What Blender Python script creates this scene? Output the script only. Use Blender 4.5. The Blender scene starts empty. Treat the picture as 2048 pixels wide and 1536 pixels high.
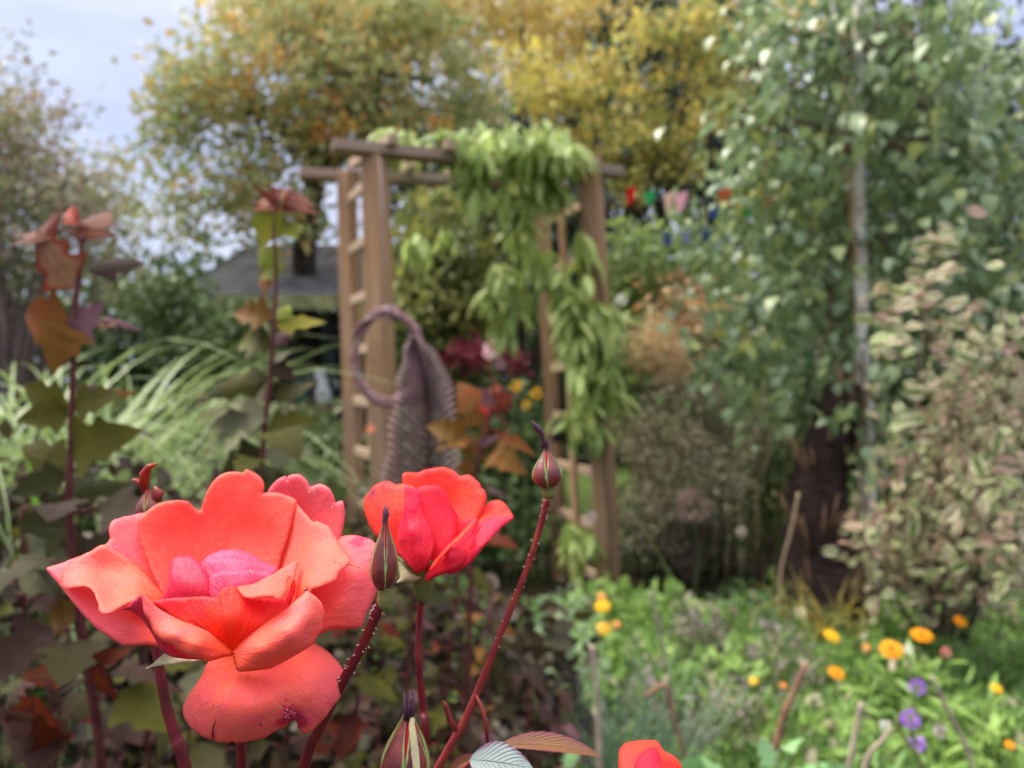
import bpy, math, random
import numpy as np
from mathutils import Vector, Matrix
from mathutils.geometry import delaunay_2d_cdt

random.seed(7)
RNG = np.random.default_rng(7)
scene = bpy.context.scene
COL = scene.collection

# ---------------------------------------------------------------- camera
F_PX = 1500.0
CAM_H = 1.0
cam_data = bpy.data.cameras.new('camera')
cam = bpy.data.objects.new('camera', cam_data)
COL.objects.link(cam)
cam.location = (0, 0, CAM_H)
cam.rotation_euler = (math.radians(90), 0, 0)
cam_data.sensor_width = 36
cam_data.lens = F_PX / 2048 * 36
cam_data.clip_start = 0.01
cam_data.clip_end = 1000
cam_data.dof.use_dof = True
cam_data.dof.focus_distance = 0.205
cam_data.dof.aperture_fstop = 12.0
scene.camera = cam

# ---------------------------------------------------------------- sky and sun (bright overcast day)
SUN_EL, SUN_AZ = math.radians(52), math.radians(-62)   # azimuth from +Y, positive to the right
world = bpy.data.worlds.new('World')
scene.world = world
world.use_nodes = True
nt = world.node_tree
nt.nodes.clear()
def N(t, **kw):
    n = nt.nodes.new(t)
    for k, v in kw.items():
        setattr(n, k, v)
    return n
wo = N('ShaderNodeOutputWorld')
bg = N('ShaderNodeBackground')
bg.inputs['Strength'].default_value = 0.1
sky = N('ShaderNodeTexSky', sky_type='NISHITA')
sky.sun_disc = False
sky.sun_elevation = SUN_EL
sky.sun_rotation = SUN_AZ
tc = N('ShaderNodeTexCoord')
mp = N('ShaderNodeMapping')
mp.inputs['Scale'].default_value = (1, 1, 2.6)
nz = N('ShaderNodeTexNoise')
nz.inputs['Scale'].default_value = 2.3
nz.inputs['Detail'].default_value = 5
nz.inputs['Roughness'].default_value = 0.5
rp = N('ShaderNodeValToRGB')
rp.color_ramp.elements[0].position = 0.36
rp.color_ramp.elements[0].color = (2.3, 2.65, 4.0, 1)
rp.color_ramp.elements[1].position = 0.66
rp.color_ramp.elements[1].color = (3.7, 3.95, 4.9, 1)
sep = N('ShaderNodeSeparateXYZ')
mr = N('ShaderNodeMapRange')
mr.inputs['From Min'].default_value = 0.42
mr.inputs['From Max'].default_value = 1.0
mr.inputs['To Min'].default_value = 1.0
mr.inputs['To Max'].default_value = 4.8
mul = N('ShaderNodeVectorMath', operation='SCALE')
mixw = N('ShaderNodeMix', data_type='RGBA')
mixw.inputs['Factor'].default_value = 0.95
L = nt.links.new
L(tc.outputs['Generated'], mp.inputs['Vector'])
L(mp.outputs['Vector'], nz.inputs['Vector'])
L(nz.outputs['Fac'], rp.inputs['Fac'])
L(tc.outputs['Generated'], sep.inputs['Vector'])
L(sep.outputs['Z'], mr.inputs['Value'])
tint = N('ShaderNodeMix', data_type='RGBA')
tint.inputs[6].default_value = (1, 1, 1, 1)
tint.inputs[7].default_value = (1.12, 1.0, 0.74, 1)
mrt = N('ShaderNodeMapRange')
mrt.inputs['From Min'].default_value = 0.40
mrt.inputs['From Max'].default_value = 0.75
L(sep.outputs['Z'], mrt.inputs['Value'])
L(mrt.outputs['Result'], tint.inputs[0])
tm = N('ShaderNodeVectorMath', operation='MULTIPLY')
L(rp.outputs['Color'], tm.inputs[0])
L(tint.outputs[2], tm.inputs[1])
L(mr.outputs['Result'], mul.inputs['Scale'])
L(tm.outputs['Vector'], mul.inputs[0])
L(sky.outputs['Color'], mixw.inputs['A'])
L(mul.outputs['Vector'], mixw.inputs['B'])
L(mixw.outputs['Result'], bg.inputs['Color'])
L(bg.outputs['Background'], wo.inputs['Surface'])

sun_data = bpy.data.lights.new('sun', 'SUN')
sun_data.energy = 2.6
sun_data.angle = math.radians(30)
sun_data.color = (1.0, 0.92, 0.77)
sun = bpy.data.objects.new('sun', sun_data)
COL.objects.link(sun)
sdir = Vector((math.sin(SUN_AZ) * math.cos(SUN_EL), math.cos(SUN_AZ) * math.cos(SUN_EL), math.sin(SUN_EL)))
sun.rotation_euler = sdir.to_track_quat('Z', 'Y').to_euler()
sun.location = sdir * 20

scene.view_settings.view_transform = 'Standard'
scene.view_settings.look = 'None'
scene.view_settings.gamma = 1
scene.view_settings.use_curve_mapping = False
scene.view_settings.exposure = 1.3
scene.render.engine = 'CYCLES'
cy = scene.cycles
cy.max_bounces = 7
cy.diffuse_bounces = 4
cy.transmission_bounces = 6
cy.transparent_max_bounces = 4
cy.use_denoising = True

# ---------------------------------------------------------------- helpers
def P(px, py, Y):
    """world point seen at pixel (px, py) of the 2048 x 1536 photograph, Y metres ahead"""
    return Vector(((px - 1024) / F_PX * Y, Y, CAM_H - (py - 768) / F_PX * Y))

def tag(o, label=None, cat=None, group=None, kind=None):
    if label: o['label'] = label
    if cat: o['category'] = cat
    if group: o['group'] = group
    if kind: o['kind'] = kind
    return o

def empty(name, loc=(0, 0, 0)):
    o = bpy.data.objects.new(name, None)
    o.empty_display_size = 0.02
    COL.objects.link(o)
    o.location = loc
    return o

def thing(name, label, cat, loc=(0, 0, 0), group=None):
    return tag(empty(name, loc), label, cat, group)

def mesh_from(name, V, F, UV=None, smooth=True):
    """V (n,3) array, F list of tuples or (m,3)/(m,4) array, UV per vertex (n,2)"""
    me = bpy.data.meshes.new(name)
    V = np.asarray(V, dtype=np.float32)
    if isinstance(F, np.ndarray):
        k = F.shape[1]
        me.vertices.add(len(V)); me.vertices.foreach_set('co', V.ravel())
        me.loops.add(F.size); me.loops.foreach_set('vertex_index', F.astype(np.int32).ravel())
        me.polygons.add(len(F))
        me.polygons.foreach_set('loop_start', np.arange(0, F.size, k, dtype=np.int32))
        me.update(calc_edges=True)
    else:
        me.from_pydata([tuple(map(float, v)) for v in V], [], [tuple(int(i) for i in f) for f in F])
        me.update()
    if UV is not None:
        uvl = me.uv_layers.new(name='UVMap')
        li = np.empty(len(me.loops), dtype=np.int32)
        me.loops.foreach_get('vertex_index', li)
        uvl.data.foreach_set('uv', np.asarray(UV, dtype=np.float32)[li].ravel())
    me.polygons.foreach_set('use_smooth', np.full(len(me.polygons), smooth))
    me.validate()
    return me

def link(name, me, mat, parent=None, matrix=None):
    o = bpy.data.objects.new(name, me)
    COL.objects.link(o)
    if mat and not me.materials:
        me.materials.append(mat)
    if parent is not None:
        o.parent = parent
        o.matrix_parent_inverse = Matrix.Translation(-Vector(parent.location)) if parent.parent is None else Matrix.Identity(4)
    if matrix is not None:
        o.matrix_basis = matrix
    return o

class MB:
    def __init__(self):
        self.V = []; self.F = []; self.UV = []; self.n = 0
    def add(self, V, F, UV=None):
        V = np.asarray(V, dtype=float).reshape(-1, 3)
        self.V.append(V)
        self.F += [tuple(i + self.n for i in f) for f in F]
        self.UV.append(np.zeros((len(V), 2)) if UV is None else np.asarray(UV, dtype=float))
        self.n += len(V)
        return self
    def tube(self, pts, rad, sides=7, cap=True):
        pts = [Vector(p) for p in pts]
        n = len(pts)
        rad = [rad] * n if isinstance(rad, (int, float)) else list(rad)
        V = []; UV = []; F = []
        t0 = (pts[1] - pts[0]).normalized()
        a = t0.orthogonal().normalized()
        dist = 0
        for i, p in enumerate(pts):
            t = (pts[min(i + 1, n - 1)] - pts[max(i - 1, 0)]).normalized()
            a = (a - t * a.dot(t)).normalized()
            b = t.cross(a)
            if i: dist += (p - pts[i - 1]).length
            for k in range(sides):
                th = 2 * math.pi * k / sides
                V.append(p + (a * math.cos(th) + b * math.sin(th)) * rad[i])
                UV.append((k / sides, dist * 10))
        for i in range(n - 1):
            for k in range(sides):
                k2 = (k + 1) % sides
                F.append((i * sides + k, i * sides + k2, (i + 1) * sides + k2, (i + 1) * sides + k))
        if cap:
            F.append(tuple(reversed(range(sides))))
            F.append(tuple((n - 1) * sides + k for k in range(sides)))
        return self.add([tuple(v) for v in V], F, UV)
    def box(self, c, half, ax=None):
        """ax: 3x3 rows = axes"""
        c = np.array(c, dtype=float)
        ax = np.eye(3) if ax is None else np.array(ax, dtype=float)
        V = []
        UV = []
        for sx, sy, sz in ((-1,-1,-1),(1,-1,-1),(1,1,-1),(-1,1,-1),(-1,-1,1),(1,-1,1),(1,1,1),(-1,1,1)):
            V.append(c + sx * half[0] * ax[0] + sy * half[1] * ax[1] + sz * half[2] * ax[2])
            UV.append((sx, sz))
        return self.add(V, [(0,3,2,1),(4,5,6,7),(0,1,5,4),(1,2,6,5),(2,3,7,6),(3,0,4,7)], UV)
    def lathe(self, prof, base, axis=Vector((0,0,1)), sides=16, lobes=0, amp=0):
        """prof list of (r, h)"""
        axis = Vector(axis).normalized(); base = Vector(base)
        a = axis.orthogonal().normalized(); b = axis.cross(a)
        V = []; F = []; UV = []
        for i, (r, h) in enumerate(prof):
            for k in range(sides):
                th = 2 * math.pi * k / sides
                rr = r * (1 + amp * math.cos(lobes * th)) if lobes else r
                V.append(tuple(base + axis * h + (a * math.cos(th) + b * math.sin(th)) * rr))
                UV.append((k / sides, i / (len(prof) - 1)))
        for i in range(len(prof) - 1):
            for k in range(sides):
                k2 = (k + 1) % sides
                F.append((i * sides + k, i * sides + k2, (i + 1) * sides + k2, (i + 1) * sides + k))
        F.append(tuple(reversed(range(sides)))); F.append(tuple((len(prof) - 1) * sides + k for k in range(sides)))
        return self.add(V, F, UV)
    def mesh(self, name, smooth=True):
        return mesh_from(name, np.concatenate(self.V), self.F, np.concatenate(self.UV), smooth)
    def build(self, name, mat, parent=None, smooth=True, bevel=0):
        o = link(name, self.mesh(name, smooth), mat, parent)
        if bevel:
            m = o.modifiers.new('bevel', 'BEVEL'); m.width = bevel; m.segments = 2; m.limit_method = 'ANGLE'
        return o

def spline(pts, n=8):
    """Catmull-Rom through 2-D or 3-D points, open"""
    p = [np.array(q, dtype=float) for q in pts]
    p = [2 * p[0] - p[1]] + p + [2 * p[-1] - p[-2]]
    out = []
    for i in range(1, len(p) - 2):
        for k in range(n):
            t = k / n
            out.append(0.5 * (2*p[i] + (p[i+1]-p[i-1])*t + (2*p[i-1]-5*p[i]+4*p[i+1]-p[i+2])*t*t + (-p[i-1]+3*p[i]-3*p[i+1]+p[i+2])*t**3))
    out.append(p[-2])
    return out

# ---------------------------------------------------------------- materials
class M:
    """tiny node builder"""
    def __init__(self, name):
        self.m = bpy.data.materials.new(name)
        self.m.use_nodes = True
        self.nt = self.m.node_tree
        self.nt.nodes.clear()
        self.out = self.nt.nodes.new('ShaderNodeOutputMaterial')
    def n(self, t, ins=None, **kw):
        x = self.nt.nodes.new(t)
        for k, v in kw.items(): setattr(x, k, v)
        for k, v in (ins or {}).items():
            if isinstance(v, bpy.types.NodeSocket): self.nt.links.new(v, x.inputs[k])
            else:
                if x.inputs[k].type == 'RGBA' and len(v) == 3: v = tuple(v) + (1,)
                x.inputs[k].default_value = v
        return x
    def l(self, a, b): self.nt.links.new(a, b)
    def math(self, op, a, b=0.5, c=None):
        ins = {0: a, 1: b}
        if c is not None: ins[2] = c
        return self.n('ShaderNodeMath', ins, operation=op).outputs[0]
    def mix(self, f, a, b, mode='MIX'):
        x = self.n('ShaderNodeMix', data_type='RGBA', blend_type=mode)
        for k, v in (('Factor', f), ('A', a), ('B', b)):
            s = x.inputs[{'Factor': 0, 'A': 6, 'B': 7}[k]]
            if isinstance(v, bpy.types.NodeSocket): self.l(v, s)
            else: s.default_value = v if k == 'Factor' else (tuple(v) + (1,) if len(v) == 3 else v)
        return x.outputs[2]
    def ramp(self, f, stops, interp='LINEAR'):
        x = self.n('ShaderNodeValToRGB', {0: f})
        r = x.color_ramp; r.interpolation = interp
        while len(r.elements) < len(stops): r.elements.new(0.5)
        for e, (p, c) in zip(r.elements, stops):
            e.position = p; e.color = tuple(c) + (1,)
        return x.outputs[0]
    def noise(self, scale, detail=3, vec=None, rough=0.5, dist=0):
        ins = {'Scale': scale, 'Detail': detail, 'Roughness': rough, 'Distortion': dist}
        if vec is not None: ins['Vector'] = vec
        return self.n('ShaderNodeTexNoise', ins).outputs['Fac']
    def pos(self): return self.n('ShaderNodeNewGeometry').outputs['Position']
    def bump(self, h, strength=0.3, dist=0.001):
        return self.n('ShaderNodeBump', {'Height': h, 'Strength': strength, 'Distance': dist}).outputs['Normal']
    def leafshade(self, col, rough=0.5, transl=0.35, spec=0.4, normal=None, tcol=None):
        ins = {'Base Color': col, 'Roughness': rough, 'Specular IOR Level': spec}
        if normal is not None: ins['Normal'] = normal
        p = self.n('ShaderNodeBsdfPrincipled', ins)
        t = self.n('ShaderNodeBsdfTranslucent', {'Color': tcol if tcol is not None else col})
        if normal is not None: self.l(normal, t.inputs['Normal'])
        a = self.n('ShaderNodeMixShader', {0: transl, 1: p.outputs[0], 2: t.outputs[0]})
        self.l(a.outputs[0], self.out.inputs['Surface'])
        return self.m
    def solid(self, col, rough=0.6, spec=0.4, normal=None, **extra):
        ins = {'Base Color': col, 'Roughness': rough, 'Specular IOR Level': spec}
        ins.update(extra)
        if normal is not None: ins['Normal'] = normal
        p = self.n('ShaderNodeBsdfPrincipled', ins)
        self.l(p.outputs[0], self.out.inputs['Surface'])
        return self.m

def srgb(r, g, b, k=1.0):
    return tuple(k * ((c / 255 / 12.92) if c / 255 <= 0.04045 else ((c / 255 + 0.055) / 1.055) ** 2.4) for c in (r, g, b))

LEAFK = 1.22
def leaf_mat(name, cols, scale=1.5, mixn=0.5, transl=0.35, rough=0.5, spec=0.35, edge=None, edge_w=0.28, vein=None, spots=None):
    """leaves: colour differs from leaf to leaf and in patches; UV.x runs along the leaf, UV.y across (-1..1)"""
    b = M(name)
    cols = [tuple(min(.9, x * LEAFK) for x in c) for c in cols]
    isl = b.n('ShaderNodeNewGeometry').outputs['Random Per Island']
    obr = b.n('ShaderNodeObjectInfo').outputs['Random']
    r = b.math('FRACT', b.math('ADD', isl, b.math('MULTIPLY', obr, 7.31)))
    nz = b.noise(scale, 2, b.pos())
    nz = b.n('ShaderNodeMapRange', {'Value': nz, 'From Min': 0.3, 'From Max': 0.7}).outputs[0]
    f = b.math('ADD', b.math('MULTIPLY', r, 1 - mixn), b.math('MULTIPLY', nz, mixn))
    n = len(cols)
    col = b.ramp(f, [((i + 0.5) / n, c) for i, c in enumerate(cols)])
    uv = b.n('ShaderNodeTexCoord').outputs['UV']
    s = b.n('ShaderNodeSeparateXYZ', {0: uv})
    ay = b.math('ABSOLUTE', s.outputs[1])
    if edge is not None:
        wob = b.math('ADD', ay, b.math('MULTIPLY', b.math('SUBTRACT', b.noise(160, 2, b.pos()), 0.5), 0.7))
        m = b.n('ShaderNodeMapRange', {'Value': wob, 'From Min': 1 - edge_w - 0.12, 'From Max': 1 - edge_w + 0.12}).outputs[0]
        ecol = b.ramp(r, [((i + 0.5) / len(edge), c) for i, c in enumerate(edge)])
        col = b.mix(m, col, ecol)
    if spots is not None:
        m = b.n('ShaderNodeMapRange', {'Value': b.noise(60, 3, b.pos()), 'From Min': 0.56, 'From Max': 0.64}).outputs[0]
        col = b.mix(b.math('MULTIPLY', m, 0.8), col, spots)
    nrm = None
    if vein is not None:
        w = b.n('ShaderNodeTexWave', {'Scale': 3.2, 'Distortion': 1.0, 'Detail': 1, 'Vector': b.n('ShaderNodeCombineXYZ', {0: b.math('SUBTRACT', s.outputs[0], b.math('MULTIPLY', ay, 0.45)), 1: 0.0, 2: 0.0}).outputs[0]}).outputs['Fac']
        mid = b.n('ShaderNodeMapRange', {'Value': ay, 'From Min': 0.0, 'From Max': 0.07, 'To Min': 1.0, 'To Max': 0.0}).outputs[0]
        vm = b.math('MAXIMUM', b.math('MULTIPLY', b.math('POWER', w, 6.0), 0.5), mid)
        col = b.mix(b.math('MULTIPLY', vm, 0.55), col, vein)
        nrm = b.bump(vm, 0.5, 0.002)
    return b.leafshade(col, rough, transl, spec, nrm)

# ---------------------------------------------------------------- leaf shapes
def leaf_from_outline(half, fold=0.15, droop=0.2, twist=0.0, cup=0.0):
    """half: list of (x, w) from base (0) to tip (1); returns V, F, UV with length 1 along x"""
    V = []; UV = []; F = []
    wmax = max(w for _, w in half)
    for x, w in half:
        z0 = -droop * x * x
        tw = twist * x
        for s, zz in ((-1, 1), (0, 0), (1, 1)):
            y = s * w
            z = z0 + fold * abs(y) + cup * y * y
            yy = y * math.cos(tw) - (z - z0) * math.sin(tw)
            z2 = z0 + y * math.sin(tw) + (z - z0) * math.cos(tw)
            V.append((x, yy, z2)); UV.append((x, s * (1 if w > 0.02 else 0.3)))
    for i in range(len(half) - 1):
        a = i * 3
        F.append((a, a + 1, a + 4, a + 3)); F.append((a + 1, a + 2, a + 5, a + 4))
    return np.array(V), F, np.array(UV)

OVAL = [(0, 0.02), (0.15, 0.17), (0.4, 0.27), (0.7, 0.2), (1, 0.0)]
OVAL_S = [(0, 0.03), (0.35, 0.27), (0.72, 0.2), (1, 0.01)]
ROUND = [(0, 0.03), (0.15, 0.28), (0.45, 0.4), (0.78, 0.26), (1, 0.02)]
BIRCH = [(0, 0.02), (0.12, 0.26), (0.3, 0.38), (0.6, 0.25), (0.85, 0.09), (1, 0.0)]
LANCE = [(0, 0.015), (0.2, 0.085), (0.45, 0.12), (0.75, 0.075), (1, 0.0)]
NARROW = [(0, 0.01), (0.4, 0.035), (1, 0.0)]

def tri(F):
    out = []
    for f in F:
        if len(f) == 3: out.append(f)
        else:
            out.append((f[0], f[1], f[2])); out.append((f[0], f[2], f[3]))
    return np.array(out)

def frames(D, Nn):
    D = D / np.maximum(np.linalg.norm(D, axis=1, keepdims=True), 1e-9)
    Nn = Nn - D * np.sum(D * Nn, axis=1, keepdims=True)
    Nn = Nn / np.maximum(np.linalg.norm(Nn, axis=1, keepdims=True), 1e-9)
    return D, np.cross(Nn, D), Nn

def cloud_mesh(name, pts, D, Nn, size, shape):
    V, F, UV = shape
    Ft = tri(F)
    D, B, Nn = frames(D, Nn)
    size = np.asarray(size)[:, None, None]
    W = pts[:, None, :] + size * (V[None, :, 0:1] * D[:, None, :] + V[None, :, 1:2] * B[:, None, :] + V[None, :, 2:3] * Nn[:, None, :])
    n = len(pts); k = len(V)
    FF = (Ft[None] + (np.arange(n) * k)[:, None, None]).reshape(-1, 3)
    UU = np.tile(UV, (n, 1))
    return mesh_from(name, W.reshape(-1, 3), FF, UU)

_shape_cache = {}
def leaves(pts, D, Nn, size, shapes, mat, parent, singles=0, part='leaf', rest='foliage', key=None):
    """largest-showing `singles` leaves as objects sharing mesh data, the rest as one joined part"""
    pts = np.asarray(pts, dtype=float); D = np.asarray(D, dtype=float); Nn = np.asarray(Nn, dtype=float); size = np.asarray(size, dtype=float)
    mats = mat if isinstance(mat, list) else [mat]
    n = len(pts)
    px = pts[:, 0] / pts[:, 1] * F_PX + 1024; py = 768 - (pts[:, 2] - CAM_H) / pts[:, 1] * F_PX
    inside = (px > -20) & (px < 2068) & (py > -20) & (py < 1556)
    score = np.where(inside, size / pts[:, 1], 0)
    order = np.argsort(-score)
    sing = order[:singles] if singles else np.array([], dtype=int)
    sing = [i for i in sing if score[i] > 0]
    Dn, B, Nf = frames(D, Nn)
    off = np.array(parent.location) if parent is not None else np.zeros(3)
    for i in sing:
        si = int(RNG.integers(len(shapes))); mi = int(RNG.integers(len(mats)))
        kk = (id(shapes[si]), id(mats[mi]))
        if kk not in _shape_cache:
            V, F, UV = shapes[si]
            me = mesh_from(part, V, F, UV)
            me.materials.append(mats[mi])
            _shape_cache[kk] = me
        R = Matrix((
            (Dn[i][0]*size[i], B[i][0]*size[i], Nf[i][0]*size[i], pts[i][0]),
            (Dn[i][1]*size[i], B[i][1]*size[i], Nf[i][1]*size[i], pts[i][1]),
            (Dn[i][2]*size[i], B[i][2]*size[i], Nf[i][2]*size[i], pts[i][2]),
            (0, 0, 0, 1)))
        o = bpy.data.objects.new(part, _shape_cache[kk])
        COL.objects.link(o)
        o.parent = parent
        o.matrix_parent_inverse = Matrix.Translation(-Vector(off))
        o.matrix_basis = R
    mask = np.ones(n, bool); mask[list(sing)] = False
    idx = np.nonzero(mask)[0]
    if len(idx):
        grp = RNG.integers(len(mats), size=len(idx))
        for mi, mm in enumerate(mats):
            j = idx[grp == mi]
            if len(j) == 0: continue
            me = cloud_mesh(rest, pts[j], D[j], Nn[j], size[j], shapes[mi % len(shapes)])
            o = link(rest, me, mm, parent)
            o['kind'] = 'stuff'

def rand_dirs(n, droop=0.0, spread=1.0):
    v = RNG.normal(size=(n, 3)) * spread
    v[:, 2] -= droop
    return v / np.linalg.norm(v, axis=1, keepdims=True)

def blob_points(blobs, n, clump=0.0, per=12, ydepth=None):
    """blobs: (px,py,rx,ry,Y,dY[,weight]); returns n world points inside the ellipsoids, gathered in clumps"""
    w = np.array([b[6] if len(b) > 6 else b[2] * b[3] for b in blobs], dtype=float); w /= w.sum()
    nc = max(1, n // per)
    which = RNG.choice(len(blobs), size=nc, p=w)
    out = []
    cen = []
    for k in which:
        b = blobs[k]
        while True:
            q = RNG.uniform(-1, 1, 3)
            if q @ q <= 1: break
        Y = b[4] + q[1] * b[5]
        c = np.array(P(b[0] + q[0] * b[2], b[1] + q[2] * b[3], Y))
        cen.append(c)
        out.append(c + RNG.normal(size=(per, 3)) * clump)
    return np.concatenate(out), np.array(cen)
# ================================================================ ROSES (in focus)
def petal_mat(name, inner, outer, pink, vein=0.25, spec=0.35, veincol=(1.0, 0.25, 0.1), transl=0.3, tip=None, split=0.5, stains=()):
    b = M(name)
    uv = b.n('ShaderNodeTexCoord').outputs['UV']
    s = b.n('ShaderNodeSeparateXYZ', {0: uv})
    ang, rad = s.outputs[0], s.outputs[1]
    p = b.pos()
    mott = b.noise(95, 3, p, 0.55)
    mott2 = b.noise(420, 4, p, 0.7)
    f = b.math('ADD', rad, b.math('MULTIPLY', b.math('SUBTRACT', mott, 0.5), 0.5))
    stops = [(0.12, inner), (split, tuple(0.5 * (x + y) for x, y in zip(inner, outer))), (0.88, outer)]
    if tip: stops.append((1.0, tip))
    col = b.ramp(f, stops)
    vv = b.n('ShaderNodeCombineXYZ', {0: b.math('MULTIPLY', ang, 46.0), 1: b.math('MULTIPLY', rad, 2.4), 2: 0.0}).outputs[0]
    vn = b.noise(1.0, 3, vv, 0.62, 0.35)
    vline = b.n('ShaderNodeMapRange', {'Value': vn, 'From Min': 0.5, 'From Max': 0.72}).outputs[0]
    col = b.mix(b.math('MULTIPLY', vline, vein), col, veincol)
    pk = b.n('ShaderNodeMapRange', {'Value': b.math('ADD', b.math('MULTIPLY', mott, 0.7), b.math('MULTIPLY', mott2, 0.3)), 'From Min': 0.46, 'From Max': 0.66}).outputs[0]
    col = b.mix(b.math('MULTIPLY', pk, 0.55), col, pink)
    for cen_, rad_, scol, sharp in stains:
        dv = b.n('ShaderNodeVectorMath', {0: p, 1: tuple(cen_)}, operation='DISTANCE').outputs['Value']
        dd_ = b.math('ADD', b.math('DIVIDE', dv, rad_), b.math('MULTIPLY', b.math('SUBTRACT', b.noise(700, 4, p, 0.65), 0.5), 1.5))
        m_ = b.n('ShaderNodeMapRange', {'Value': dd_, 'From Min': 1 - sharp, 'From Max': 1 + sharp, 'To Min': 0.92, 'To Max': 0.0}).outputs[0]
        col = b.mix(m_, col, scol)
    h = b.math('ADD', b.math('MULTIPLY', vn, 0.7), b.math('MULTIPLY', mott2, 0.5))
    h = b.math('ADD', h, b.math('MULTIPLY', b.noise(2600, 2, p), 0.12))
    nrm = b.bump(h, 0.7, 0.0011)
    pr = b.n('ShaderNodeBsdfPrincipled', {'Base Color': col, 'Roughness': 0.55, 'Specular IOR Level': spec * 0.65, 'Normal': nrm,
                                          'Sheen Weight': 0.05, 'Sheen Roughness': 0.4, 'Sheen Tint': (1, 0.75, 0.7, 1)})
    t = b.n('ShaderNodeBsdfTranslucent', {'Color': b.mix(0.35, col, (1.0, 0.08, 0.03)), 'Normal': nrm})
    mx = b.n('ShaderNodeMixShader', {0: transl, 1: pr.outputs[0], 2: t.outputs[0]})
    b.l(mx.outputs[0], b.out.inputs['Surface'])
    return b.m

SAL = petal_mat('petal_salmon', (1.0, 0.11, 0.045), (0.97, 0.165, 0.135), (0.93, 0.10, 0.155), 0.28)
SALP = petal_mat('petal_salmon_pink', (0.97, 0.10, 0.06), (0.93, 0.145, 0.17), (0.86, 0.085, 0.16), 0.28)
ORA = petal_mat('petal_orange_inner', (0.98, 0.008, 0.006), (0.97, 0.125, 0.09), (0.97, 0.05, 0.045), 0.16, split=0.68)
ORB = petal_mat('petal_orange_light', (1.0, 0.10, 0.035), (0.97, 0.15, 0.115), (0.96, 0.11, 0.12), 0.2)
HOT = petal_mat('petal_hot_red', (0.97, 0.045, 0.008), (0.86, 0.012, 0.032), (0.72, 0.012, 0.05), 0.75, veincol=(1.0, 0.09, 0.03))
MAG = petal_mat('petal_magenta', (0.74, 0.008, 0.03), (0.82, 0.035, 0.10), (0.58, 0.015, 0.075), 0.15)
DRK = petal_mat('petal_magenta_dark', (0.62, 0.006, 0.03), (0.52, 0.018, 0.065), (0.42, 0.012, 0.055), 0.15)
PNK = petal_mat('petal_bright_pink', (0.98, 0.03, 0.09), (0.98, 0.085, 0.19), (0.95, 0.02, 0.09), 0.35, veincol=(0.95, 0.2, 0.4))
RED2 = petal_mat('petal_vivid_red', (0.97, 0.03, 0.015), (0.97, 0.055, 0.03), (0.93, 0.02, 0.05), 0.08)
RED3 = petal_mat('petal_pure_red', (0.93, 0.006, 0.03), (0.96, 0.012, 0.035), (0.90, 0.008, 0.07), 0.08)
CRI = petal_mat('petal_crimson', (0.78, 0.008, 0.035), (0.82, 0.018, 0.07), (0.66, 0.008, 0.06), 0.15)

DISTAIN = [(P(60 + 1590 / 2.415, 900 + 447 / 2.415, 0.239), 0.0024, (0.55, 0.004, 0.09), 0.35)]
NSTAIN = [(P(60 + 1262 / 2.415, 900 + 1285 / 2.415, 0.206), 0.0032, (0.55, 0.004, 0.08), 0.4), (P(60 + 1305 / 2.415, 900 + 1335 / 2.415, 0.207), 0.0022, (0.50, 0.004, 0.08), 0.4),
          (P(60 + 1215 / 2.415, 900 + 1320 / 2.415, 0.205), 0.0016, (0.70, 0.01, 0.06), 0.6), (P(60 + 975 / 2.415, 900 + 1412 / 2.415, 0.206), 0.0008, (0.35, 0.004, 0.03), 0.3)]
SALD = petal_mat('petal_salmon_stained', (0.97, 0.10, 0.06), (0.93, 0.145, 0.17), (0.86, 0.085, 0.16), 0.28, stains=DISTAIN)
SALN = petal_mat('petal_salmon_scarred', (1.0, 0.12, 0.045), (0.96, 0.155, 0.15), (0.91, 0.09, 0.17), 0.3, stains=NSTAIN)
RED2S = petal_mat('petal_vivid_red_stained', (0.97, 0.03, 0.015), (0.97, 0.055, 0.03), (0.93, 0.02, 0.05), 0.08,
                  stains=[(P(700 + 85 / 2.144, 820 + 348 / 2.144, 0.277), 0.0026, (0.16, 0.004, 0.05), 0.5), (P(700 + 148 / 2.144, 820 + 309 / 2.144, 0.276), 0.0016, (0.25, 0.004, 0.06), 0.6)])
def tps(pts, vals, lam=500.0):
    pts = np.array(pts, float); n = len(pts)
    d = np.linalg.norm(pts[:, None] - pts[None], axis=2)
    K = np.where(d > 0, d ** 2 * np.log(np.maximum(d, 1e-9)), 0) + lam * np.eye(n)
    Pm = np.c_[np.ones(n), pts]
    A = np.block([[K, Pm], [Pm.T, np.zeros((3, 3))]])
    w = np.linalg.solve(A, np.r_[vals, 0, 0, 0])
    def f(q):
        dd = np.linalg.norm(q[:, None] - pts[None], axis=2)
        return np.where(dd > 0, dd ** 2 * np.log(np.maximum(dd, 1e-9)), 0) @ w[:n] + w[n] + q @ w[n + 1:]
    return f

def seg_dist(q, poly):
    a = poly; b = np.roll(poly, -1, axis=0)
    best = np.full(len(q), 1e9)
    for i in range(len(a)):
        ab = b[i] - a[i]; L2 = max(ab @ ab, 1e-9)
        t = np.clip(((q - a[i]) @ ab) / L2, 0, 1)
        best = np.minimum(best, np.linalg.norm(q - (a[i] + t[:, None] * ab), axis=1))
    return best

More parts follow.
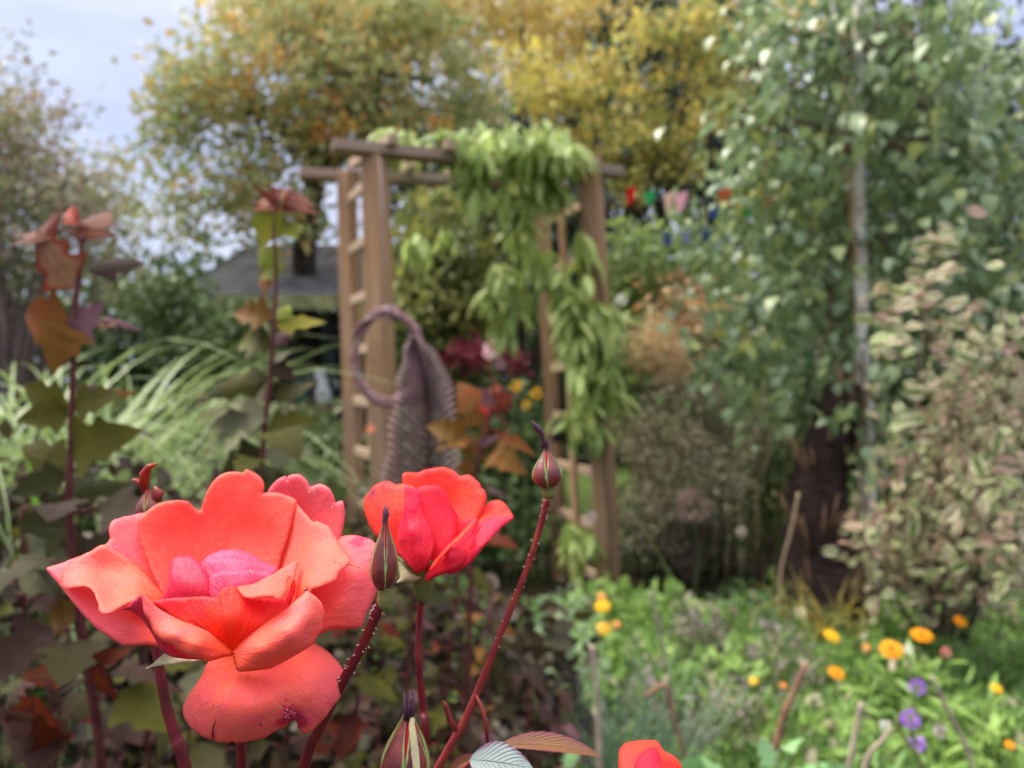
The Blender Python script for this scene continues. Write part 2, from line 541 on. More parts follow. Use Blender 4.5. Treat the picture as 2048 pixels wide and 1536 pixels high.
def petal(parent, outline, depth, mat, base, D0, zf, curl=-1.5, curlw=16, step=5.0, thick=0.00022, ripple=0.13, name='petal', label=None, sub=5, edge_wob=0.8):
    """outline: points in a close-up's pixels (zf turns them into photo pixels); depth: (x, y, mm towards the viewer)
    anchors of a smooth surface; curl: mm the rim rolls, curlw: how far in the roll starts"""
    o = [np.array(zf(x, y)) for x, y in outline]
    o3 = o[-3:] + o + o[:3]
    n = len(o)
    poly = []
    for i in range(n):
        p0, p1, p2, p3 = o[(i - 1) % n], o[i], o[(i + 1) % n], o[(i + 2) % n]
        k = max(2, int(np.linalg.norm(p2 - p1) / (step * 0.8)))
        for j in range(k):
            t = j / k
            # centripetal-ish: soften with tension to avoid overshoot
            m1 = (p2 - p0) * 0.42; m2 = (p3 - p1) * 0.42
            L = np.linalg.norm(p2 - p1)
            for m in (m1, m2):
                lm = np.linalg.norm(m)
                if lm > L: m *= L / lm
            h = (2*t**3-3*t**2+1)*p1 + (t**3-2*t**2+t)*m1 + (-2*t**3+3*t**2)*p2 + (t**3-t**2)*m2
            poly.append(h)
    poly = np.array(poly)
    wob = RNG.normal(size=(len(poly), 2)); wob = (wob + np.roll(wob, 1, 0) + np.roll(wob, -1, 0)) / 3
    poly = poly + wob * edge_wob * 0.6
    lo = poly.min(0); hi = poly.max(0)
    xs = np.arange(lo[0], hi[0], step); ys = np.arange(lo[1], hi[1], step * 0.866)
    g = np.array([(x + (step / 2 if r % 2 else 0), y) for r, y in enumerate(ys) for x in xs])
    # inside test
    x, y = g[:, 0], g[:, 1]
    ins = np.zeros(len(g), bool)
    a = poly; b = np.roll(poly, -1, axis=0)
    for i in range(len(a)):
        c = ((a[i, 1] > y) != (b[i, 1] > y))
        with np.errstate(divide='ignore', invalid='ignore'):
            xi = (b[i, 0] - a[i, 0]) * (y - a[i, 1]) / (b[i, 1] - a[i, 1]) + a[i, 0]
        ins ^= c & (x < xi)
    g = g[ins]
    g = g[seg_dist(g, poly) > step * 0.55]
    allp = np.r_[poly, g]
    m = len(poly)
    vo, eo, fo, _, _, _ = delaunay_2d_cdt([Vector(p) for p in allp], [(i, (i + 1) % m) for i in range(m)], [], 1, 1e-4)
    q = np.array([(v.x, v.y) for v in vo])
    dp = [zf(a_, b_) for a_, b_, _ in depth]
    f = tps(dp, [c for _, _, c in depth])
    d = f(q)
    e = seg_dist(q, poly)
    curl *= 0.6; curlw *= 0.75
    d = d + curl * np.clip(1 - e / curlw, 0, 1) ** 2
    ph = RNG.uniform(0, 6, 4)
    d = d + ripple * (np.sin(q[:, 0] / 23 + ph[0]) * np.sin(q[:, 1] / 31 + ph[1]) + 0.5 * np.sin(q[:, 0] / 11 + q[:, 1] / 14 + ph[2]))
    bp = np.array(zf(*base))
    rel = q - bp
    r = np.linalg.norm(rel, axis=1)
    cr = rel.mean(0); c0 = math.atan2(cr[1], cr[0])
    an = (np.arctan2(rel[:, 1], rel[:, 0]) - c0 + math.pi) % (2 * math.pi)
    uv = np.c_[an / (2 * math.pi), r / r.max()]
    Y = D0 - d / 1000
    V = np.c_[(q[:, 0] - 1024) / F_PX * Y, Y, CAM_H - (q[:, 1] - 768) / F_PX * Y]
    me = mesh_from(name, V, [tuple(t_) for t_ in fo], uv)
    ob = link(name, me, mat, parent)
    sm = ob.modifiers.new('thickness', 'SOLIDIFY'); sm.thickness = thick; sm.offset = 0
    if label: ob['label'] = label
    def at(zx, zy, lift=0.0):
        qq = np.array([zf(zx, zy)])
        dd = f(qq)[0] + curl * max(0, 1 - seg_dist(qq, poly)[0] / curlw) ** 2
        return P(qq[0, 0], qq[0, 1], D0 - (dd + lift) / 1000)
    return ob, at

def stem_tube(parent, pts, w, mat, name='stem', sides=10):
    """pts (px,py,Y); w list of half-widths in mm"""
    c = spline([tuple(P(*p)) for p in pts], 6)
    n = len(c)
    ww = np.interp(np.linspace(0, 1, n), np.linspace(0, 1, len(w)), w) / 1000
    ww = ww * (1 + 0.05 * np.sin(np.arange(n) * 1.7))
    mb = MB(); mb.tube(c, list(ww), sides)
    return mb.build(name, mat, parent)

def stem_mat(name, c1, c2, pat=140):
    b = M(name)
    p = b.pos()
    col = b.ramp(b.noise(pat, 3, p), [(0.35, c1), (0.65, c2)])
    nrm = b.bump(b.noise(900, 3, p), 0.3, 0.0006)
    return b.solid(col, 0.5, 0.28, nrm)
STEM = stem_mat('rose_stem_maroon', (0.085, 0.005, 0.010), (0.15, 0.010, 0.014))
STEMR = stem_mat('rose_stem_red', (0.17, 0.012, 0.018), (0.24, 0.03, 0.022))
SEPB = stem_mat('bud_maroon', (0.14, 0.013, 0.016), (0.24, 0.035, 0.025), 90)
SEPG = stem_mat('bud_green', (0.17, 0.25, 0.06), (0.20, 0.16, 0.05), 90)
SEPL = stem_mat('sepal_pale', (0.42, 0.38, 0.20), (0.55, 0.46, 0.30), 90)
HIP = stem_mat('hip_green', (0.13, 0.17, 0.05), (0.19, 0.16, 0.05), 120)
SEPDK = stem_mat('bud_tip_purple', (0.05, 0.012, 0.03), (0.12, 0.05, 0.09), 200)
BROWN = stem_mat('dark_spot', (0.05, 0.01, 0.02), (0.25, 0.01, 0.06), 300)
WHITE_SCAR = stem_mat('petal_scar', (0.75, 0.25, 0.35), (0.6, 0.02, 0.12), 700)

b_ = M('water')
pr_ = b_.n('ShaderNodeBsdfPrincipled', {'Base Color': (1, 1, 1, 1), 'Roughness': 0.02, 'IOR': 1.33, 'Transmission Weight': 1.0})
b_.l(pr_.outputs[0], b_.out.inputs['Surface'])
WATER = b_.m

def droplets(parent, spots):
    mb = MB()
    for c, r in spots:
        prof = [(0.25 * r, -r * 0.5), (0.8 * r, -0.3 * r), (r, 0.05 * r), (0.75 * r, 0.5 * r), (0.3 * r, 0.72 * r), (0.02 * r, 0.78 * r)]
        mb.lathe(prof, c, Vector((0, -1, 0.5)), 9)
    o = mb.build('water_droplets', WATER, parent)
    o['kind'] = 'stuff'

# ---- the large rose
Z1 = lambda x, y: (60 + x / 2.415, 900 + y / 2.415)
D1 = 0.222
rose = thing('rose', 'large open coral salmon rose with a bright pink centre and a drooping lower petal', 'rose', tuple(P(460, 1290, D1)))
R = lambda ol, dp, mt, bs, **k: petal(rose, ol, dp, mt, bs, D1, Z1, **k)
# rear right petal
_, atB = R([(1150,205),(1190,150),(1238,125),(1243,138),(1252,124),(1300,118),(1338,150),(1355,180),(1400,165),(1450,190),(1472,240),(1475,255),(1510,245),(1521,300),(1515,360),(1500,430),(1440,560),(1300,640),(1180,640),(1120,500)],
  [(1240,130,-33),(1330,150,-31),(1440,200,-27),(1515,280,-24),(1500,430,-21),(1300,300,-34),(1200,500,-30),(1180,640,-24),(1400,560,-20)], SALP, (1150,700), curl=-2.2, curlw=14)
# rear left petal
_, atE = R([(540,305),(500,315),(455,325),(400,342),(384,365),(382,400),(388,425),(372,452),(352,470),(420,560),(540,690),(640,720),(700,640),(640,420),(590,320)],
  [(450,325,-24),(384,380,-19),(352,470,-14),(520,310,-29),(500,450,-20),(640,700,-12),(560,560,-17),(650,450,-24)], SALP, (760,800), curl=-1.5, curlw=14)
# great back petal
_, atA = R([(520,345),(545,315),(600,270),(650,252),(700,244),(758,248),(775,262),(800,286),(822,294),(832,270),(850,215),(880,160),(920,122),(960,108),(1015,108),(1030,110),(1040,98),(1052,97),(1085,112),(1115,135),(1131,160),(1129,195),(1122,208),(1140,206),(1200,208),(1255,225),(1287,250),(1276,300),(1258,370),(1235,450),(1212,520),(1195,590),(1100,720),(900,760),(700,740),(645,720),(620,660),(590,600),(560,520),(530,430)],
  [(520,345,-22),(600,275,-27),(740,250,-31),(825,296,-33),(900,150,-36),(1040,100,-38),(1130,200,-34),(1280,255,-26),(700,420,-27),(900,400,-31),(1100,400,-30),(900,560,-22),(650,600,-12),(560,500,-16),(1190,560,-16),(1235,450,-20),(900,740,-8)],
  ORA, (920,760), curl=-1.2, curlw=9, step=5)
# rear small fold at right: outer right petal
_, atD = R([(1495,428),(1530,416),(1560,414),(1600,420),(1640,432),(1665,450),(1692,475),(1694,492),(1680,500),(1690,512),(1696,540),(1684,600),(1672,680),(1650,740),(1625,790),(1600,855),(1550,860),(1500,860),(1440,870),(1398,888),(1350,860),(1300,740),(1350,620),(1440,520)],
  [(1560,415,-19),(1690,480,-13),(1690,560,-10),(1600,855,-3),(1400,888,2),(1330,740,-2),(1450,560,-12),(1560,600,-6),(1500,760,0),(1640,700,-6)],
  SALD, (1250,800), curl=-1.6, curlw=12)
# right petal
_, atC = R([(1240,240),(1290,262),(1340,320),(1372,350),(1385,344),(1410,355),(1440,368),(1462,395),(1480,430),(1492,450),(1520,490),(1545,520),(1560,548),(1590,562),(1588,572),(1565,560),(1545,556),(1530,562),(1500,590),(1480,625),(1455,645),(1400,662),(1360,675),(1350,690),(1338,672),(1326,690),(1290,745),(1245,780),(1180,760),(1140,640),(1150,500),(1200,330)],
  [(1250,250,-30),(1385,344,-17),(1490,450,-8),(1590,568,3),(1545,556,3),(1460,645,8),(1350,685,11),(1250,770,2),(1330,560,-5),(1200,600,-18),(1240,420,-25),(1430,520,-2),(1180,740,-8)],
  ORB, (1150,800), curl=-1.6, curlw=12)
# left outer petal (its underside shows)
_, atG = R([(80,575),(95,566),(150,549),(200,530),(250,510),(300,488),(350,462),(440,520),(560,620),(640,720),(700,850),(660,945),(620,950),(560,942),(500,945),(450,945),(400,915),(330,868),(280,820),(230,765),(190,715),(150,662),(110,615)],
  [(80,575,-11),(250,508,-17),(350,465,-21),(150,640,-8),(330,868,3),(450,945,7),(620,950,9),(640,720,-8),(400,700,-8),(300,720,-4),(500,820,5),(520,600,-17),(350,600,-15)],
  SALP, (800,880), curl=-1.6, curlw=13)
# left inner petal with its lip rolled over
_, atF = R([(150,608),(170,575),(210,540),(280,498),(330,468),(352,460),(372,462),(420,490),(470,520),(530,572),(590,635),(625,680),(660,730),(600,770),(560,780),(535,735),(500,735),(455,750),(400,785),(365,795),(345,790),(330,768),(332,748),(322,725),(312,692),(290,668),(260,658),(222,664),(185,668),(157,658),(150,635)],
  [(150,608,-8),(250,515,-12),(352,461,-14),(450,500,-14),(590,635,-10),(640,720,-3),(157,658,-3),(230,664,4),(300,690,8),(340,780,15),(380,790,16),(530,735,13),(560,775,6),(350,600,-10),(450,640,-6),(250,610,-6),(400,700,3)],
  ORB, (760,800), curl=-1.2, curlw=9)
# pink heart of folded petals
_, atL1 = R([(825,560),(850,520),(885,500),(930,484),(1000,483),(1060,500),(1120,535),(1160,555),(1196,574),(1200,640),(1100,720),(900,740),(820,680)],
  [(830,560,-9),(930,484,-13),(1060,500,-13),(1190,572,-11),(1000,600,2),(900,720,0),(1150,660,-2),(1080,560,-5)], PNK, (1000,760), curl=-4, curlw=26)
_, atL2 = R([(866,618),(890,600),(940,586),(1000,580),(1050,582),(1110,588),(1160,590),(1180,640),(1100,720),(900,740),(860,690)],
  [(866,618,0),(1000,580,3.5),(1120,590,1),(1000,660,8),(900,730,6),(1100,700,5)], PNK, (1000,760), curl=-2.5, curlw=9)
_, atL3 = R([(846,560),(870,530),(930,520),(1010,524),(1080,540),(1150,562),(1190,578),(1170,620),(1100,640),(900,650),(850,610)],
  [(850,560,-5),(930,522,-4.5),(1080,540,-4.5),(1180,580,-6),(1000,620,3),(900,640,0)], PNK, (1000,760), curl=-2.5, curlw=10)
# upright magenta inner petal
_, atK = R([(632,722),(650,690),(666,650),(672,600),(676,560),(690,532),(710,518),(740,516),(770,515),(795,525),(822,552),(846,590),(862,625),(874,670),(880,700),(900,720),(880,780),(720,790),(640,760)],
  [(640,715,0),(676,560,-5),(740,516,-8),(822,552,-5),(878,690,3),(760,640,3),(700,600,-1),(880,770,3),(650,760,1)], MAG, (780,860), curl=-1.6, curlw=10)
# cup front, veined, two humps
_, atJ = R([(594,738),(630,724),(700,716),(780,712),(840,708),(885,712),(893,712),(915,690),(935,668),(960,658),(985,662),(1010,690),(1060,712),(1150,716),(1215,720),(1245,690),(1262,650),(1274,624),(1282,640),(1276,690),(1255,750),(1230,790),(1180,850),(1100,920),(1020,965),(985,990),(960,985),(900,940),(800,880),(700,815),(640,775)],
  [(600,738,4),(800,712,9),(890,712,11),(960,658,10),(1100,712,9),(1278,630,2),(1260,740,6),(980,975,12),(800,850,13),(950,820,17),(1120,830,14),(1180,850,11),(700,790,8)],
  HOT, (975,985), curl=-1.0, curlw=8)
# salmon lip folded over the cup on the right
_, atM = R([(998,664),(1040,655),(1080,648),(1130,622),(1190,590),(1240,560),(1270,545),(1293,534),(1292,560),(1284,590),(1280,612),(1272,628),(1262,618),(1250,620),(1240,640),(1242,670),(1232,695),(1212,718),(1195,726),(1175,714),(1140,712),(1100,714),(1060,716),(1030,708),(1015,690)],
  [(1000,664,9),(1080,650,8),(1190,590,3),(1293,534,-5),(1275,620,4),(1240,660,12),(1205,720,17),(1100,714,17),(1030,706,15),(1150,660,14)],
  ORB, (975,985), curl=-1.2, curlw=8)
# lower drooping petal
_, atN = R([(975,985),(900,1000),(868,1022),(850,1045),(830,1090),(798,1140),(765,1185),(745,1225),(739,1260),(750,1300),(780,1345),(830,1380),(868,1398),(886,1402),(889,1385),(893,1404),(940,1414),(970,1412),(978,1402),(990,1414),(1060,1406),(1130,1390),(1180,1362),(1210,1345),(1235,1335),(1248,1318),(1262,1308),(1275,1302),(1288,1312),(1292,1335),(1310,1358),(1330,1368),(1352,1364),(1390,1330),(1430,1285),(1470,1230),(1508,1180),(1528,1140),(1530,1115),(1515,1070),(1490,1030),(1440,975),(1385,940),(1340,920),(1200,930)],
  [(975,985,6),(850,1045,7),(745,1240,8),(830,1380,12),(980,1412,14),(1210,1345,16),(1340,1365,12),(1525,1120,3),(1440,975,0),(1200,930,2),(1060,1090,13),(1100,1230,22),(900,1230,17),(1350,1180,16),(1000,1320,20),(1380,1050,10)],
  SALN, (1060,960), curl=-3.0, curlw=30, label='drooping lower petal with a torn notch and a crimson scar')
# front left petal: magenta outer fold, then the salmon face
_, atH2 = R([(430,772),(470,752),(510,720),(540,696),(560,730),(600,830),(660,920),(760,990),(840,1012),(780,1010),(700,1002),(650,978),(620,940),(600,905),(560,840),(520,795),(480,772)],
  [(430,772,17),(540,697,19),(560,760,20),(600,900,14),(700,1000,15),(830,1012,18),(650,900,18),(500,760,19)], DRK, (975,975), curl=-0.8, curlw=8)
_, atH = R([(540,697),(552,708),(590,738),(600,752),(650,785),(720,820),(800,852),(880,890),(940,935),(975,972),(972,992),(935,998),(890,1014),(850,1018),(800,1004),(750,985),(715,960),(680,935),(640,920),(610,895),(590,860),(575,825),(552,790),(545,740)],
  [(540,700,21),(600,752,16),(720,820,15),(880,890,15),(973,980,16),(850,1015,21),(700,955,23),(600,880,22),(560,790,22),(700,880,26),(820,940,27)],
  SAL, (1020,1010), curl=-2.0, curlw=12)
# front right petal
_, atI = R([(976,980),(1000,955),(1040,915),(1090,870),(1150,828),(1210,790),(1260,748),(1300,715),(1335,684),(1352,690),(1390,720),(1412,750),(1421,785),(1415,830),(1412,855),(1400,885),(1378,915),(1365,935),(1300,980),(1230,1020),(1165,1052),(1120,1060),(1060,1066),(1005,1068),(995,1045),(984,1015)],
  [(978,985,16),(1090,870,15),(1210,790,14),(1337,685,15),(1420,790,13),(1380,915,15),(1165,1052,19),(1010,1066,21),(1100,970,26),(1250,880,27),(1350,800,21)],
  SAL, (960,990), curl=-2.2, curlw=14)
rr = np.random.default_rng(4)
mb = MB()
for i in range(46):
    t = rr.random()
    zx = 1222 + 95 * t + rr.normal() * 11; zy = 1285 + 40 * abs(t - 0.4) + rr.normal() * 22 - (25 if t < .5 else -20)
    if zx > 1240 and zx < 1296 and zy > 1298: zy = 1290
    r = rr.uniform(0.15, 0.5)
    mb.lathe([(0.1, -0.1), (1, -0.05), (0.75, 0.3), (0.1, 0.42)], (0,0,0), Vector((0,-1,0.1)), 8)
    mb.V[-1] = mb.V[-1] * (r / 1000) * np.array([1, 0.6, 1]) + np.array(atN(zx, zy, 0.15))
o = mb.build('petal_scar', MAG, rose); o['kind'] = 'stuff'
mb = MB()
for i in range(14):
    zx = 1255 + rr.normal() * 14; zy = 1268 + rr.normal() * 18
    r = rr.uniform(0.12, 0.4)
    mb.lathe([(0.1, -0.1), (1, -0.05), (0.75, 0.3), (0.1, 0.42)], (0,0,0), Vector((0,-1,0.1)), 8)
    mb.V[-1] = mb.V[-1] * (r / 1000) + np.array(atN(zx, zy, 0.3))
o = mb.build('petal_scar', WHITE_SCAR, rose); o['kind'] = 'stuff'
mb = MB()
for zx, zy, r in [(652,938,0.3),(1112,1322,0.35),(1118,1330,0.25),(467,622,0.1),(325,620,0.08)]:
    src = {652: atH2, 1112: atN, 1118: atN, 467: atF, 325: atF}[zx]
    mb.lathe([(0.1, -0.1), (1, -0.05), (0.75, 0.12), (0.1, 0.15)], (0,0,0), Vector((0,-1,0.1)), 8)
    mb.V[-1] = mb.V[-1] * (r / 1000) + np.array(src(zx, zy, 0.3))
o = mb.build('dark_speck', BROWN, rose); o['kind'] = 'stuff'
mb = MB()
for i, x in enumerate(range(1, 2)):
    mb.tube([atN(884,1395,.5), atN(882,1360,.4), atN(888,1330,.3), atN(898,1303,.25)], [0.0002,0.00022,0.00016,0.00006], 5)
mb.build('petal_crack', BROWN, rose)
# water droplets
sp = []
def drops(at, lst, r0=0.36):
    for x, y, *r in lst:
        sp.append((at(x, y, 0.25), (r[0] if r else r0) * rr.uniform(0.95, 1.35) / 1000))
drops(atG, [(192,543,.45),(278,502,.5),(262,508),(215,536,.2),(240,520,.3)])
drops(atF, [(310,668,.35),(352,692,.45),(330,680,.2),(395,716,.4),(411,720,.3),(408,752,.35),(385,700,.2),(345,705,.2),(425,735,.2)])
drops(atE, [(406,484,.45),(412,468,.25),(395,470,.2),(455,328,.5),(440,333,.4),(470,326,.3),(380,460,.3)])
drops(atB, [(1245,150,.3),(1372,205,.5),(1400,190,.3),(1350,200,.2),(1460,270,.4),(1440,285,.25)])
drops(atC, [(1470,540,.5),(1500,548,.3),(1515,530,.2),(1490,555,.25),(1430,633,.4),(1337,676,.7),(1400,650,.3),(1550,545,.2),(1530,520,.2),(1520,560,.2)])
drops(atL1, [(1018,492,.4),(975,520,.55),(1000,515,.3),(940,512,.2),(885,515,.3),(1060,520,.4),(1110,545,.4)])
drops(atL2, [(1065,590,.6),(985,605,.3),(1090,600,.3),(920,625,.3),(1010,640,.35),(900,640,.25),(960,620,.2)])
drops(atI, [(1238,810,.5),(1290,760,.2),(1405,858,.6),(1100,900,.2)])
drops(atH, [(672,808,.5),(880,990,.2),(760,880,.15)])
drops(atD, [(1684,508,.7),(1670,520,.5),(1630,450,.3),(1670,470,.3)])
drops(atN, [(1083,1208,.32),(1110,1200,.2),(912,1240,.3),(900,1255,.2),(1160,1120,.22),(1480,1140,.2),(1505,1120,.2),(1210,1240,.28),(1230,1180,.28),(1000,1150,.2),(1300,1100,.2),(860,1120,.3)])
droplets(rose, sp)
# sepal and stem
petal(rose, [(556,1058),(590,1035),(630,1000),(662,975),(700,982),(770,1008),(830,1012),(800,1020),(740,1026),(690,1035),(640,1040),(600,1046)],
      [(556,1058,4),(662,975,2),(800,1010,6),(700,1010,7),(600,1040,4)], SEPL, (850,1000), D1, Z1, curl=-1, curlw=6, name='sepal')
mb = MB(); mb.lathe([(0.001,-0.014),(0.004,-0.011),(0.0052,-0.005),(0.0048,0.0),(0.008,0.006)], P(478,1330,D1+0.004), Vector((0,-0.25,1)), 14); mb.build('hip', HIP, rose)
stem_tube(rose, [(478,1350,D1+.004),(482,1450,D1+.005),(484,1560,D1+.006),(500,1900,D1+.02),(560,2600,D1+.03)], [1.3,1.4,1.5,1.9,2.6], STEM)

# ---- the second rose, behind
Z2 = lambda x, y: (700 + x / 2.144, 820 + y / 2.144)
D2 = 0.262
rose2 = thing('rose', 'smaller vivid red rose half open on a thin dark stem', 'rose', tuple(P(850, 1140, D2)))
R2 = lambda ol, dp, mt, bs, **k: petal(rose2, ol, dp, mt, bs, D2, Z2, **k)
R2([(225,290),(230,274),(250,268),(290,270),(320,258),(360,250),(400,247),(440,260),(460,276),(475,286),(505,278),(525,286),(550,310),(562,326),(560,332),(580,350),(585,375),(580,400),(565,440),(545,480),(480,600),(380,660),(300,560),(240,400)],
   [(228,285,-12),(290,270,-17),(400,248,-20),(510,280,-16),(584,370,-8),(545,480,-4),(400,420,-16),(380,640,4),(280,400,-10)], RED2, (360,700), curl=-2.0, curlw=12)
R2([(58,410),(62,385),(75,360),(92,340),(110,322),(135,312),(160,306),(175,308),(195,320),(240,318),(280,340),(280,500),(250,640),(205,630),(180,600),(150,575),(110,540),(85,500),(68,455)],
   [(60,400,-16),(160,306,-14),(240,318,-8),(100,520,-8),(230,630,2),(180,440,-4)], RED2S, (300,680), curl=-2.4, curlw=14)
R2([(290,340),(340,325),(385,330),(420,370),(450,440),(462,520),(440,580),(400,640),(340,700),(300,640),(290,500)],
   [(300,340,-9),(385,330,-9),(450,440,-6),(400,600,4),(340,680,5),(370,480,-2)], RED3, (340,720), ripple=0.08, curl=-1.5, curlw=14)
R2([(345,335),(372,345),(420,380),(455,440),(480,470),(545,460),(520,560),(420,640),(360,690),(340,600),(365,500),(350,420)],
   [(350,340,-10),(455,440,-9),(540,465,-4),(360,680,4),(420,560,-3)], RED3, (340,720), curl=-1, curlw=10)
R2([(232,330),(260,335),(290,342),(304,360),(306,400),(318,440),(340,490),(358,530),(364,560),(360,590),(350,625),(335,660),(318,685),(295,700),(278,698),(255,672),(225,640),(208,615),(204,580),(206,530),(218,470),(232,420),(238,370)],
   [(240,335,-3),(300,350,-5),(318,440,-1),(362,560,5),(300,698,9),(208,600,1),(215,480,-1),(270,520,8),(300,620,10),(270,420,2),(340,520,4)], CRI, (300,710), ripple=0.05, curl=-1.0, curlw=14)
R2([(545,480),(552,462),(560,440),(572,420),(585,405),(605,392),(630,387),(650,392),(672,410),(690,438),(702,460),(680,480),(648,505),(610,545),(575,585),(545,620),(515,652),(490,662),(470,600),(500,520)],
   [(560,440,-8),(605,392,-10),(650,392,-8),(700,460,-2),(610,545,4),(500,655,7),(500,540,0),(600,460,-6)], RED2, (380,700), curl=-1.5, curlw=9)
R2([(548,500),(580,470),(620,458),(660,456),(700,462),(675,484),(648,507),(610,547),(575,587),(545,622),(515,655),(470,690),(420,702),(440,640),(510,560)],
   [(548,500,2),(620,458,-1),(700,462,1),(610,547,8),(500,655,10),(420,700,8),(550,560,9)], CRI, (360,730), curl=-1.2, curlw=8)
R2([(328,735),(322,718),(334,692),(352,662),(390,615),(420,580),(460,545),(500,500),(525,475),(545,466),(545,500),(528,560),(520,600),(500,640),(480,668),(440,690),(400,705),(365,716),(345,728)],
   [(328,732,10),(360,650,7),(460,545,4),(540,468,-3),(525,580,6),(480,668,10),(400,705,12),(430,620,14)], CRI, (320,740), curl=-1.5, curlw=9)
R2([(340,690),(352,662),(390,615),(420,580),(460,545),(500,500),(525,475),(545,466),(538,482),(508,520),(470,560),(430,592),(395,628),(362,672)],
   [(340,690,13),(420,580,10),(500,500,5),(545,466,1),(470,560,12),(395,628,14)], RED2, (320,740), curl=-1.0, curlw=5)
petal(rose2, [(200,742),(215,725),(212,690),(205,655),(222,650),(250,680),(280,700),(310,712),(290,730),(250,735)], [(200,742,0),(212,660,-2),(300,710,2),(250,710,3)], SEPL, (310,712), D2, Z2, curl=-.8, curlw=6, name='sepal')
petal(rose2, [(500,640),(520,615),(545,600),(566,598),(550,615),(525,635),(505,652)], [(500,640,4),(566,598,0),(530,625,3)], SEPL, (490,650), D2, Z2, curl=-.5, curlw=6, name='sepal')
mb = MB(); mb.lathe([(0.001,-0.010),(0.003,-0.007),(0.0038,-0.002),(0.006,0.003),(0.009,0.008)], P(846,1152,D2+.003), Vector((0,-0.1,1)), 14); mb.build('hip', HIP, rose2)
stem_tube(rose2, [(846,1158,D2+.003),(838,1250,D2+.003),(838,1330,D2),(846,1420,D2),(852,1540,D2),(850,2200,D2+.04)], [1.0,1.15,1.2,1.4,1.6,2.2], STEM)

# ---- third rose, cut by the lower edge
Z3 = lambda x, y: (860 + x / 3.522, 1100 + y / 3.522)
D3 = 0.27
rose3 = thing('rose', 'coral red rose top peeping up low beside the bright green leaves', 'rose', tuple(P(1300, 1560, D3)))
R3 = lambda ol, dp, mt, bs, **k: petal(rose3, ol, dp, mt, bs, D3, Z3, **k)
R3([(1335,1420),(1345,1395),(1380,1362),(1440,1350),(1520,1343),(1590,1345),(1620,1375),(1650,1420),(1700,1445),(1740,1475),(1775,1530),(1790,1620),(1720,1760),(1500,1800),(1350,1700),(1330,1540)],
   [(1335,1420,-6),(1520,1343,-12),(1620,1375,-8),(1775,1530,-6),(1500,1790,6),(1540,1560,6)], RED2, (1550,1850), curl=-3, curlw=22)
R3([(1420,1536),(1450,1480),(1500,1420),(1560,1390),(1600,1400),(1620,1450),(1640,1520),(1700,1560),(1700,1760),(1450,1780)],
   [(1420,1536,3),(1560,1390,-3),(1640,1520,5),(1550,1600,13),(1550,1770,8)], RED3, (1550,1850), curl=-3, curlw=16)
stem_tube(rose3, [(1300,1610,D3),(1300,1800,D3),(1290,2300,D3+.04)], [1.6,1.8,2.4], STEM)

